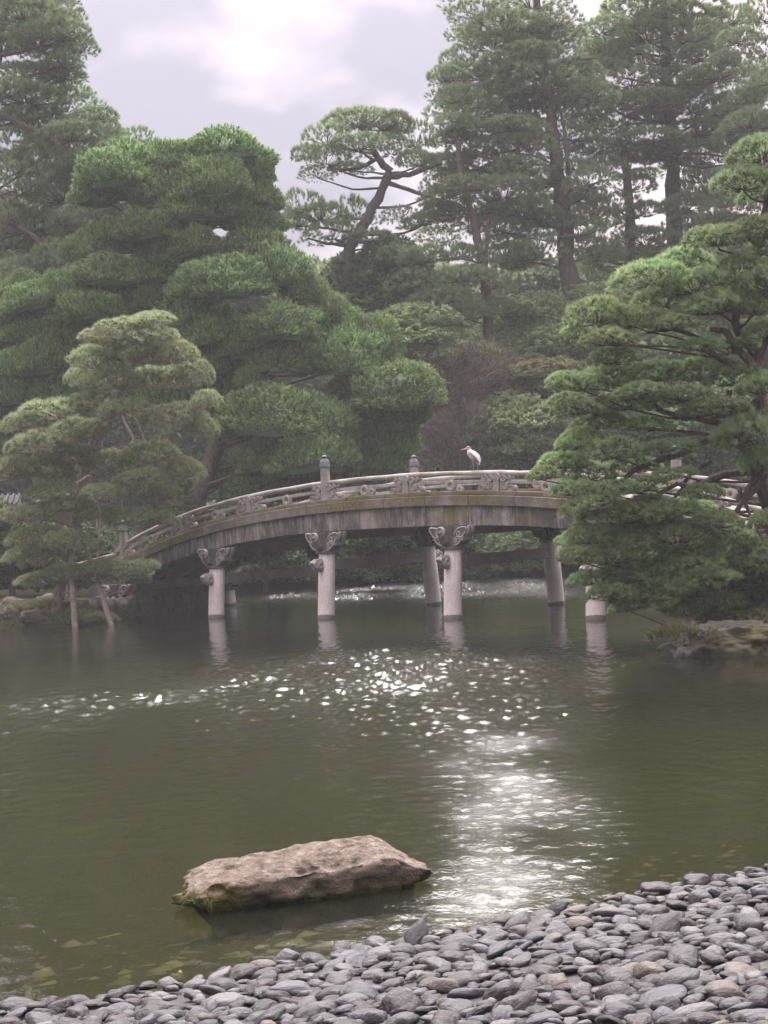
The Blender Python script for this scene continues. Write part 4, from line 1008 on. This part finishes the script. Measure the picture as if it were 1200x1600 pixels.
for label, nm, cat, fmk, Y, pd in SH:
    bx = sum(p[0] for p in pd) / len(pd); by = max(p[1] + p[3] for p in pd)
    b = at(bx, by, Y); gz = float(ground_z(np.array([b[0]]), np.array([b[1]]))[0]); b[2] = min(b[2], max(gz, 0.0))
    root = empty(nm, b); tag(root, label, cat)
    ctr = np.mean([at(p[0], p[1], Y) for p in pd], 0)
    limb('stem', [b - np.array([0, 0, 0.2]), (b + ctr) / 2 + np.array([0.1, 0, 0]), ctr], 0.14, 0.05, M['bark'], root, b, 7)
    for p in pd:
        dyo = random.uniform(-0.8, 0.8)
        c = at(p[0], p[1] + p[3] * 0.4, Y + dyo); s_ = p[2] / F * (Y + dyo) / 1.2 * 1.08
        link('foliage_pad', random.choice(PAD[fmk]), root, c - b, (0, 0, random.uniform(0, 6.28)), (s_, s_, s_ * max(0.6, min(1.3, p[3] / p[2] * 1.5))))
        if random.random() < 0.6:
            limb('branch', [(b + ctr) / 2, (c + ctr) / 2 - np.array([0, 0, 0.2]), c], 0.05, 0.02, M['bark'], root, b, 5)

# far wood: one dark mass behind everything
def far_wood():
    g = np.random.default_rng(77); ch = []
    prof = [(-80, 300), (60, 330), (160, 400), (330, 420), (480, 440), (640, 430), (800, 440), (960, 430), (1100, 380), (1300, 350)]
    xs, ys = zip(*prof)
    cells = []
    for x in range(-100, 1310, 26):
        top = np.interp(x, xs, ys)
        y = top + g.uniform(-8, 14)
        while y < 860:
            cells.append((x + g.uniform(-14, 14), y, g.uniform(92, 104))); y += 34
    C = np.array([at(*c) for c in cells])
    n = 120
    P = np.repeat(C, n, 0) + unit(g.normal(size=(len(C) * n, 3))) * np.array([1.3, 1.3, 0.9]) * g.uniform(0.6, 1.1, (len(C) * n, 1))
    D = unit(P - np.repeat(C, n, 0) + np.array([0, 0, 0.8]))
    t0 = np.repeat(g.uniform(0, 0.5, len(C)), n) + g.uniform(0, 0.15, len(P))
    V, Fc, tt = tuft_tris(P, D, 5, 0.6, 0.26, 1.0, 0.3, g, t0, True)
    return np_mesh('far_wood', [(V, Fc, tt, 0)], [M['pine_far']])
tag(link('far_wood', far_wood()), 'dark far-off wood behind the garden', kind='stuff')

# ------------------------------------------------------------------ rocks
def rock_mesh(name, mat, dims, seed, sub=4, rough=0.25, flat=0.0, freq=1.3):
    bm = bmesh.new(); bmesh.ops.create_icosphere(bm, subdivisions=sub, radius=1)
    off = Vector((seed * 3.7, seed * 1.3, seed * 2.1))
    for v in bm.verts:
        p = v.co.copy()
        k = 1 + rough * noise.fractal(p * freq + off, 0.9, 2.1, 6) - 0.9 * rough * abs(noise.noise(p * 2.3 + off)) + 0.25 * rough * noise.noise(p * 9 + off)
        q = p * k
        if flat: q.z = math.copysign(abs(q.z)**(1 - flat), q.z)
        v.co = Vector((q.x * dims[0], q.y * dims[1], q.z * dims[2]))
    me = bpy.data.meshes.new(name); bm.to_mesh(me); bm.free()
    me.materials.append(mat); me.polygons.foreach_set('use_smooth', np.full(len(me.polygons), True))
    return me

# foreground slab rock: height field over an outline, undercut at the waterline
def slab_rock():
    nx_, nth = 26, 96
    v, f = [], []
    L = 0.95
    def outline(a):
        c, s_ = math.cos(a), math.sin(a)
        k = (abs(c)**3.2 + abs(s_)**3.2)**(-1 / 3.2)
        return Vector((L * c * k, 0.31 * s_ * k, 0))
    def ztop(x, y):
        base = 0.285 + 0.04 * (x / L) + 0.03 * (y / 0.3)
        if x > 0.62: base -= (x - 0.62) * 0.75
        if x < -0.8: base -= (-0.8 - x) * 0.6
        n = noise.fractal(Vector((x * 2.2, y * 2.2, 3.3)), 1.0, 2.1, 6)
        ridge = abs(noise.noise(Vector((x * 3.1 + 7, y * 3.1, 1.0))))
        z = base + 0.032 * n - 0.03 * ridge + 0.012 * noise.fractal(Vector((x * 8, y * 8, 1.3)), 0.8, 2.1, 4)
        # hollow in the front half
        hx, hy = (x - 0.18) / 0.33, (y + 0.17) / 0.12
        z -= 0.11 * math.exp(-(hx * hx + hy * hy))
        hx, hy = (x - 0.0) / 0.10, (y + 0.14) / 0.045
        z -= 0.05 * math.exp(-(hx * hx + hy * hy))
        return z
    rings = []
    for i in range(nx_):
        u = (i / (nx_ - 1))**0.8
        rings.append(('top', u))
    for w_ in (0.12, 0.25, 0.4, 0.55, 0.7, 0.82, 0.92, 1.0, 1.25): rings.append(('side', w_))
    for kind, u in rings:
        for k in range(nth):
            a = 2 * math.pi * k / nth
            o = outline(a)
            ew = 1 + 0.10 * noise.noise(Vector((math.cos(a) * 2.0, math.sin(a) * 2.0, 9.1))) + 0.05 * noise.noise(Vector((math.cos(a) * 6, math.sin(a) * 6, 2.1)))
            o = o * ew
            if kind == 'top':
                x, y = o.x * u * 0.97, o.y * u * 0.97
                z = ztop(x, y) - 0.05 * max(0, u - 0.85)**2 * 40 * 0.05
                v.append((x, y, z))
            else:
                zt = ztop(o.x * 0.97, o.y * 0.97)
                z = zt * (1 - u) + (-0.06 if u > 1 else 0) + (0 if u <= 1 else -0.10)
                bulge = 1 + 0.05 * math.sin(min(u, 1) * math.pi) - 0.07 * max(0, u - 0.75) / 0.25
                nn = noise.fractal(Vector((o.x * 5, o.y * 5, z * 7)), 1.0, 2.2, 5)
                bulge += 0.16 * nn - 0.10 * abs(noise.noise(Vector((o.x * 3.2, 5.0, z * 6))))
                v.append((o.x * bulge * (1 + 0.02 * nn), o.y * bulge, z))
    for i in range(len(rings) - 1):
        for k in range(nth):
            f.append((i*nth + k, (i+1)*nth + k, (i+1)*nth + (k+1) % nth, i*nth + (k+1) % nth))
    me = bpy.data.meshes.new('boulder'); me.from_pydata(v, [], f)
    bm = bmesh.new(); bm.from_mesh(me); bmesh.ops.remove_doubles(bm, verts=bm.verts, dist=1e-5); bmesh.ops.recalc_face_normals(bm, faces=bm.faces)
    bmesh.ops.subdivide_edges(bm, edges=bm.edges, cuts=1, use_grid_fill=True)
    for q in bm.verts:
        n = noise.fractal(q.co * 9, 0.9, 2.2, 5)
        q.co += q.normal * (0.012 * n - 0.05 * max(0, noise.noise(q.co * 7) - 0.2) - 0.03 * max(0, noise.noise(q.co * 15) - 0.2))
    bm.to_mesh(me); bm.free()
    me.materials.append(M['rock']); me.polygons.foreach_set('use_smooth', np.full(len(me.polygons), True))
    return me
rl, rr = on_z(287, 1425), on_z(664, 1376)
rc = (rl + rr) / 2
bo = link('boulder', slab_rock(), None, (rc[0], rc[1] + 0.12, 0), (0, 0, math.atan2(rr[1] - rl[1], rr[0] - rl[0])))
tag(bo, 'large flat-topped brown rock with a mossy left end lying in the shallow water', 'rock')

# mossy rock at the right with a grass tuft
ir = link('mossy_rock', rock_mesh('mossy_rock', M['islet_rock'], (1.35, 0.8, 0.60), 5, 6, 0.27, 0.3, 1.7), None, at(1150, 1030, 28.3) * np.array([1, 1, 0]) + np.array([0.05, 0, 0.0]), (0, 0, 0.2))
tag(ir, 'grey mossy rock in the water at the right edge under the juniper', 'rock')
def tuft(label, loc, s):
    o = link('grass_tuft', random.choice(PAD['grass']), None, loc, (0, 0, random.uniform(0, 6)), (s, s, s))
    tag(o, label, 'grass')
tuft('clump of yellowish grass at the left end of the mossy rock', at(1062, 1000, 27.75), 2.0)
# more bank rocks around the islet
for i, (x, y, Y, d) in enumerate([(1195, 985, 30.2, (0.5, 0.4, 0.3)), (1120, 990, 30.3, (0.4, 0.3, 0.22)), (1215, 1010, 29, (0.7, 0.5, 0.4))]):
    o = link('bank_stone', rock_mesh('bank_stone', M['islet_rock'], d, 11 + i, 3, 0.3), None, at(x, y, Y))
    tag(o, ['pale stone at the foot of the juniper by the right edge', 'small stone at the waterline under the right pine', 'broad stone just past the mossy rock at the frame edge'][i], 'stone')

# left bank: retaining wall of upright stones, loose rocks, grass
lw = empty('retaining_wall', on_z(150, 972)); tag(lw, 'low wall of rough upright stones along the left bank beside the bridge end', 'wall')
lwb = np.array(lw.location)
pa, pb = on_z(118, 975), on_z(232, 962)
k = 0; u = 0.0
while u < 1.0:
    wd = random.uniform(0.22, 0.42); hgt = random.uniform(0.7, 1.0)
    p = pa + (pb - pa) * u
    o = link('stone', rock_mesh('stone', M['wall_stone'], (wd * 0.62, 0.25, hgt * 0.62), 30 + k, 3, 0.22, 0.3), lw, p - lwb + np.array([0, 0.25 + random.uniform(-.06, .06), 0.28]), (0, random.uniform(-.1, .1), math.atan2(pb[1] - pa[1], pb[0] - pa[0])))
    u += wd / np.linalg.norm(pb - pa); k += 1
for i, (x, y, Y, d, lb) in enumerate([(70, 915, 50, (0.5, 0.4, 0.3), 'rounded mossy stone on the left bank under the pine'), (20, 925, 50.5, (0.6, 0.4, 0.3), 'brown mossy stone at the left edge of the bank'),
                                   (20, 955, 49.4, (0.45, 0.35, 0.28), 'low stone at the waterline in the left corner of the bank'), (150, 962, 47.4, (0.5, 0.35, 0.3), 'pinkish stone between the two wooden props'), (60, 962, 48.6, (0.6, 0.4, 0.3), 'mossy stone left of the upright wooden prop')]):
    P = at(x, y, Y); P[2] = float(ground_z(np.array([P[0]]), np.array([P[1]]))[0]) + 0.05
    o = link('bank_stone', rock_mesh('bank_stone', M['wall_stone'], d, 50 + i, 4, 0.34), None, P); tag(o, lb, 'stone')
def scatter_grass(name, label, n, xr, yr, seed, dmin, dmax):
    g = np.random.default_rng(seed); x = g.uniform(*xr, n); y = g.uniform(*yr, n)
    d = pond_sd(x, y); k = (d > dmin) & (d < dmax); x, y = x[k], y[k]; z = ground_z(x, y)
    P = np.stack([x, y, z], 1); D = unit(np.array([0, 0, 1.0]) + 0.5 * g.normal(size=(len(x), 3)))
    V, Fc, tt = tuft_tris(P, D, 7, 0.16, 0.022, 0.7, 0.1, g, g.uniform(0, 0.65, len(x)))
    tag(link(name, np_mesh(name, [(V, Fc, tt, 0)], [M['moss_tuft']])), label, kind='stuff')
for i, (x, y, Y, lb) in enumerate([(30, 938, 49.8, 'low yellow-green plant on the left bank by the frame edge'), (62, 945, 49.2, 'low mossy plant left of the upright wooden prop'), (92, 938, 49.0, 'low plant at the foot of the left pine trunk'), (140, 940, 48.4, 'low plant between the two wooden props')]):
    P = at(x, y, Y); P[2] = float(ground_z(np.array([P[0]]), np.array([P[1]]))[0])
    root = empty('ground_plant', P); tag(root, lb, 'plant')
    for q in range(5):
        link('leaf_clump', random.choice(PAD['grass']), root, (random.uniform(-.5, .5), random.uniform(-.3, .3), random.uniform(0, .12)), (0, 0, random.uniform(0, 6)), (1.7, 1.7, 1.5))
scatter_grass('bank_grass', 'short mossy grass on the left bank', 26000, (-17, -8.5), (46.5, 55), 3, 0.02, 4)
scatter_grass('islet_grass', 'short grass on the right islet', 3000, (5.8, 10), (26, 36), 4, 0.02, 2.0)

# ------------------------------------------------------------------ things behind
# garden wall with tiled roof at the far left
gw = empty('garden_wall', at(40, 830, 66)); tag(gw, 'low earthen garden wall with grey tiled roof behind the left pine', 'wall')
g0, g1 = at(-60, 800, 66), at(150, 800, 66)
L_ = np.linalg.norm(g1 - g0); ang = math.atan2(g1[1] - g0[1], g1[0] - g0[0]); gb = np.array(gw.location)
mid = (g0 + g1) / 2 - gb
zt = at(40, 787, 66)[2] - gb[2]
MB().box((mid[0], mid[1], zt / 2), (L_, 0.4, zt)).build('wall_panel', M['plaster'], gw)
MB().prism([(-0.55, 0), (0.55, 0), (0.0, 0.42)], -L_ / 2, L_ / 2).build('roof', M['tile'], gw, loc=(mid[0], mid[1], zt), rot=(0, 0, R(90)))
for i in range(24):
    xx = mid[0] - L_ / 2 + (i + 0.5) * L_ / 24
    MB().tube([(xx, mid[1] - 0.6, zt + 0.02), (xx, mid[1], zt + 0.46)], 0.06, 6).build('roof_tile', M['tile'], gw, True)
# a bit of tiled roof right of the heron
rf = empty('roofed_gate', at(858, 745, 72)); rb = np.array(rf.location); tag(rf, 'small grey tiled gate roof half hidden behind bushes right of the heron', 'gate')
c = at(858, 690, 72) - rb
rm = MB().prism([(-0.9, 0), (0.9, 0), (0.9, 0.08), (0.0, 0.7), (-0.9, 0.08)], -0.8, 0.8).build('roof', M['tile'], rf, loc=c, rot=(0, 0, R(80)))
for i in range(8):
    MB().tube([(-0.95, -0.7 + i * 0.2, 0.1), (0, -0.7 + i * 0.2, 0.74)], 0.055, 6).build('roof_tile', M['pale_stone'], rm, True)
for sx in (-0.7, 0.7):
    MB().box((c[0] + sx, c[1], c[2] / 2 - 0.1), (0.2, 0.2, c[2])).build('post', M['wood_dark'], rf)
# pale stone edging on the slope
e0, e1 = at(672, 642, 71.5), at(745, 633, 71.5)
es = MB().box((0, 0, 0), (np.linalg.norm(e1 - e0), 0.3, 0.16)).build('stone_edging', M['pale_stone'], None, bevel=0.03, loc=(e0 + e1) / 2, rot=(0, -math.atan2(e1[2] - e0[2], e1[0] - e0[0]), 0))
tag(es, 'pale strip of stone edging on the slope between the cypress and bare twigs', 'edging')
# verdigris railing behind the cypress trunk
vr = empty('metal_railing', at(300, 800, 63)); vb = np.array(vr.location); tag(vr, 'pale verdigris metal railing behind the leaning cypress trunk', 'railing')
for (a, b) in (((282, 772), (325, 730)), ((285, 780), (330, 740)), ((308, 729), (345, 727)), ((308, 737), (345, 735))):
    MB().tube([at(*a, 63) - vb, at(*b, 63) - vb], 0.055, 6).build('rail', M['teal_metal'], vr, True)
for x_ in (286, 305, 340):
    MB().tube([at(x_, 745, 63) - vb, at(x_, 800, 63) - vb], 0.05, 6).build('post', M['teal_metal'], vr, True)
# low stone wing rail running on from the left end of the bridge
wr = empty('stone_fence', bw(-6.6, YF + 0.2, 1.0)); tag(wr, 'low stone rail running on from the left end of the bridge', 'fence')
for w0 in (0.0,):
    wz = float(bw(0, 0, 0)[2])
    a, b = bw(-5.2, YF + 0.2, ez(-5.0) + 0.35) - np.array(wr.location), bw(-7.6, YF - 0.6, 1.75) - np.array(wr.location)
    MB().tube([a, b], 0.07, 8).build('rail', M['rail'], wr, True)
    MB().box(tuple((a * 0.05 + b * 0.95) - np.array([0, 0, 0.45])), (0.16, 0.16, 1.1)).build('post', M['rail'], wr)

# ------------------------------------------------------------------ cobble beach
def cobble_shape(seed, sub):
    r_ = random.Random(seed)
    bm = bmesh.new(); bmesh.ops.create_icosphere(bm, subdivisions=sub, radius=1)
    off = Vector((seed * 5.1, seed * 2.3, seed * 0.7)); ex = r_.uniform(0.75, 1.0)
    for v in bm.verts:
        p = v.co.copy()
        k = 1 + 0.28 * noise.noise(p * 1.1 + off) + 0.11 * noise.noise(p * 2.6 + off) + 0.035 * noise.noise(p * 6 + off)
        q = p * k
        q.z = math.copysign(abs(q.z)**ex, q.z) * (1 - 0.25 * max(0, q.x) * r_.random())
        v.co = Vector((q.x * 0.135, q.y * 0.088, q.z * 0.036))
    for _ in range(5):                                   # worn facets
        n = Vector((r_.uniform(-1, 1), r_.uniform(-1, 1), r_.uniform(-0.2, 1))).normalized(); d = 0.04 + 0.035 * r_.random()
        for v in bm.verts:
            s_ = v.co.dot(n)
            if s_ > d: v.co -= n * (s_ - d) * 0.75
    me = bpy.data.meshes.new('cobble'); bm.to_mesh(me); bm.free()
    me.polygons.foreach_set('use_smooth', np.full(len(me.polygons), True))
    return me
CB = [cobble_shape(i + 1, 3) for i in range(14)]
for me in CB: me.materials.append(M['cobble'])
beach = MB()
bp = [SHORE + SH_T * a + SH_N * b for a, b in ((-6, 0.25), (8, 0.25), (8, 6), (-6, 6))]
bz = [0.13 * 0.25 - 0.05, 0.13 * 0.25 - 0.05, 0.13 * 6 - 0.05, 0.13 * 6 - 0.05]
t = NT('dark_gravel'); M['gravel'] = t.done(t.bsdf(t.mix(t.noise(t.pos(), 40, 3), (0.018, 0.016, 0.016), (0.06, 0.055, 0.056)), 0.9))
beach_o = beach.add([(p[0], p[1], z + 0.055) for p, z in zip(bp, bz)], [(0, 1, 2, 3)]).build('cobble_beach', M['gravel'])
tag(beach_o, kind='structure')
g = np.random.default_rng(21)
cand = []
cell = {}
def try_place(a, b, r):
    ca, cb_ = int(a // 0.3), int(b // 0.3)
    for i in range(ca - 1, ca + 2):
        for j in range(cb_ - 1, cb_ + 2):
            for (x, y, q) in cell.get((i, j), ()):
                if ((x - a) / 1.25)**2 + ((y - b) / 0.92)**2 < (0.83 * (q + r))**2: return False
    cell.setdefault((ca, cb_), []).append((a, b, r)); return True
for _ in range(60000):
    a, b = g.uniform(-5.5, 7.5), g.uniform(-0.10, 4.6)
    s_ = g.uniform(0.6, 1.12) if g.uniform() > 0.2 else g.uniform(0.38, 0.6)
    if b < 0.2 and s_ > 1.1: continue
    if try_place(a, b, 0.092 * s_): cand.append((a, b, s_))
def pxy(P):
    v = P - CAM; dd = v @ FWD
    return 600 + F * (v @ RIGHT) / dd, 800 - F * (v @ UP) / dd
stones = []
for a, b, s_ in cand:
    q = SHORE + SH_T * a + SH_N * b
    edge = 0.03 * math.sin(a * 3.1) + 0.05 * math.sin(a * 1.3 + 1)
    if b < 0.05 + edge: continue
    z = 0.13 * b + g.uniform(-0.012, 0.022) + 0.02
    P = np.array([q[0], q[1], z]); x, y = pxy(P)
    stones.append((y, x, P, s_))
stones.sort(key=lambda q: -q[0])
vis = [s for s in stones if -40 < s[1] < 1240 and s[0] < 1625]
ind = sorted(vis, key=lambda q: -q[3] * (q[0] - 780))[:300]
ids = {id(s) for s in ind}
def cob_rot(): return (g.normal() * 0.24, g.normal() * 0.2, 0.45 + g.normal() * 0.55 + (math.pi if g.uniform() < 0.5 else 0))
for s in ind:
    sc = s[3] * np.array([g.uniform(0.85, 1.15), g.uniform(0.85, 1.15), g.uniform(0.85, 1.3)])
    link('cobble', CB[g.integers(len(CB))], beach_o, s[2], cob_rot(), sc)
# the rest of the beach, small or outside the frame, as one mass; and the drowned stones of the shallows
def heap(name, items, mat, sub, label):
    base = []
    for i in range(8):
        me = cobble_shape(40 + i, sub); v = np.empty(len(me.vertices) * 3, np.float32); me.vertices.foreach_get('co', v)
        f = np.array([p.vertices[:] for p in me.polygons]); base.append((v.reshape(-1, 3), f)); bpy.data.meshes.remove(me)
    ch = []
    for P, sc, rot in items:
        v, f = base[g.integers(8)]
        Mx = np.array(Matrix.LocRotScale(None, __import__('mathutils').Euler(rot), Vector([float(q) for q in sc])).to_3x3())
        ch.append((v @ Mx.T + P, f, np.full(len(v), g.uniform()), 0))
    return np_mesh(name, ch, [mat], True)
rest = [(s[2], s[3] * np.ones(3), cob_rot()) for s in stones if id(s) not in ids]
hp_o = link('cobble_heap', heap('cobble_heap', rest, M['cobble_many'], 2, ''), beach_o); hp_o['kind'] = 'stuff'
# small fillers tucked between the cobbles
fl = []
for _ in range(900):
    a, b = g.uniform(-4, 6), g.uniform(0.05, 4.4); q = SHORE + SH_T * a + SH_N * b
    fl.append((np.array([q[0], q[1], 0.13 * b + 0.005]), np.ones(3) * g.uniform(0.35, 0.75), cob_rot()))
fo = link('cobble_fill', heap('cobble_fill', fl, M['cobble_many'], 2, ''), beach_o); fo['kind'] = 'stuff'
dr = []
for _ in range(9000):
    a, b = g.uniform(-9, 9), -abs(g.normal()) * 1.1 - 0.04
    if b < -3.2: continue
    q = SHORE + SH_T * a + SH_N * b; P = np.array([q[0], q[1], float(0.14 * b) - 0.055 if b < 0 else -0.012])
    dr.append((P, np.array([1.25, 1.25, 0.9]) * g.uniform(0.6, 1.35), (g.normal() * 0.15, g.normal() * 0.15, 0.45 + g.normal() * 0.6)))
do = link('drowned_stones', heap('drowned_stones', dr, M['drowned'], 1, ''))
tag(do, 'olive silted stones lying under the shallow water', kind='stuff')
# stones that stand out
def lone(label, x, y, z, me, sc, rot):
    o = link('cobble', me, None, on_z(x, y, z), rot, sc); tag(o, label, 'stone')
lone('dark wet stone propped on end at the water line above the cobbles', 648, 1462, 0.09, CB[2], (1.25, 1.2, 1.5), (0.5, -0.75, 0.75))
lone('lone grey stone in the shallows at the bottom left corner', 30, 1574, 0.03, CB[5], (1.0, 1.15, 1.6), (0.1, 0.2, 0.3))
lone('little dark stone alone in the water left of the cobbles', 232, 1540, 0.01, CB[7], (0.55, 0.6, 0.7), (0, 0, 0.4))
lone('pale grey stone at the water edge on the right of the beach', 1030, 1388, 0.06, CB[4], (1.1, 1.1, 1.3), (0.1, 0.1, 0.3))
# weeds on the big rock
bm_ = Matrix.LocRotScale(bo.location, bo.rotation_euler, None)
for q, s_, lb in [((-0.84, -0.16, 0.10), 0.5, 'tuft of weeds on the mossy left end of the brown rock'), ((0.38, -0.27, 0.09), 0.2, 'little green plant on the front right side of the brown rock'), ((-0.02, -0.26, 0.10), 0.2, 'yellow-green moss tuft in the front hollow of the brown rock')]:
    tuft(lb, bm_ @ Vector(q), s_)

# ------------------------------------------------------------------ haze
hz = MB().box((0, 110, 30), (340, 280, 66)).mesh('haze', M['plain'] if 'plain' in M else M['pale_stone'])
hm = bpy.data.materials.new('haze'); hm.use_nodes = True; hm.node_tree.nodes.clear()
ho = hm.node_tree.nodes.new('ShaderNodeOutputMaterial'); pv = hm.node_tree.nodes.new('ShaderNodeVolumePrincipled')
pv.inputs['Density'].default_value = 0.0006; pv.inputs['Color'].default_value = (0.86, 0.92, 0.94, 1); pv.inputs['Anisotropy'].default_value = 0.0
hm.node_tree.links.new(pv.outputs[0], ho.inputs['Volume'])
hz.materials.clear(); hz.materials.append(hm)
tag(link('haze', hz), 'thin damp evening haze over the pond garden', kind='stuff')
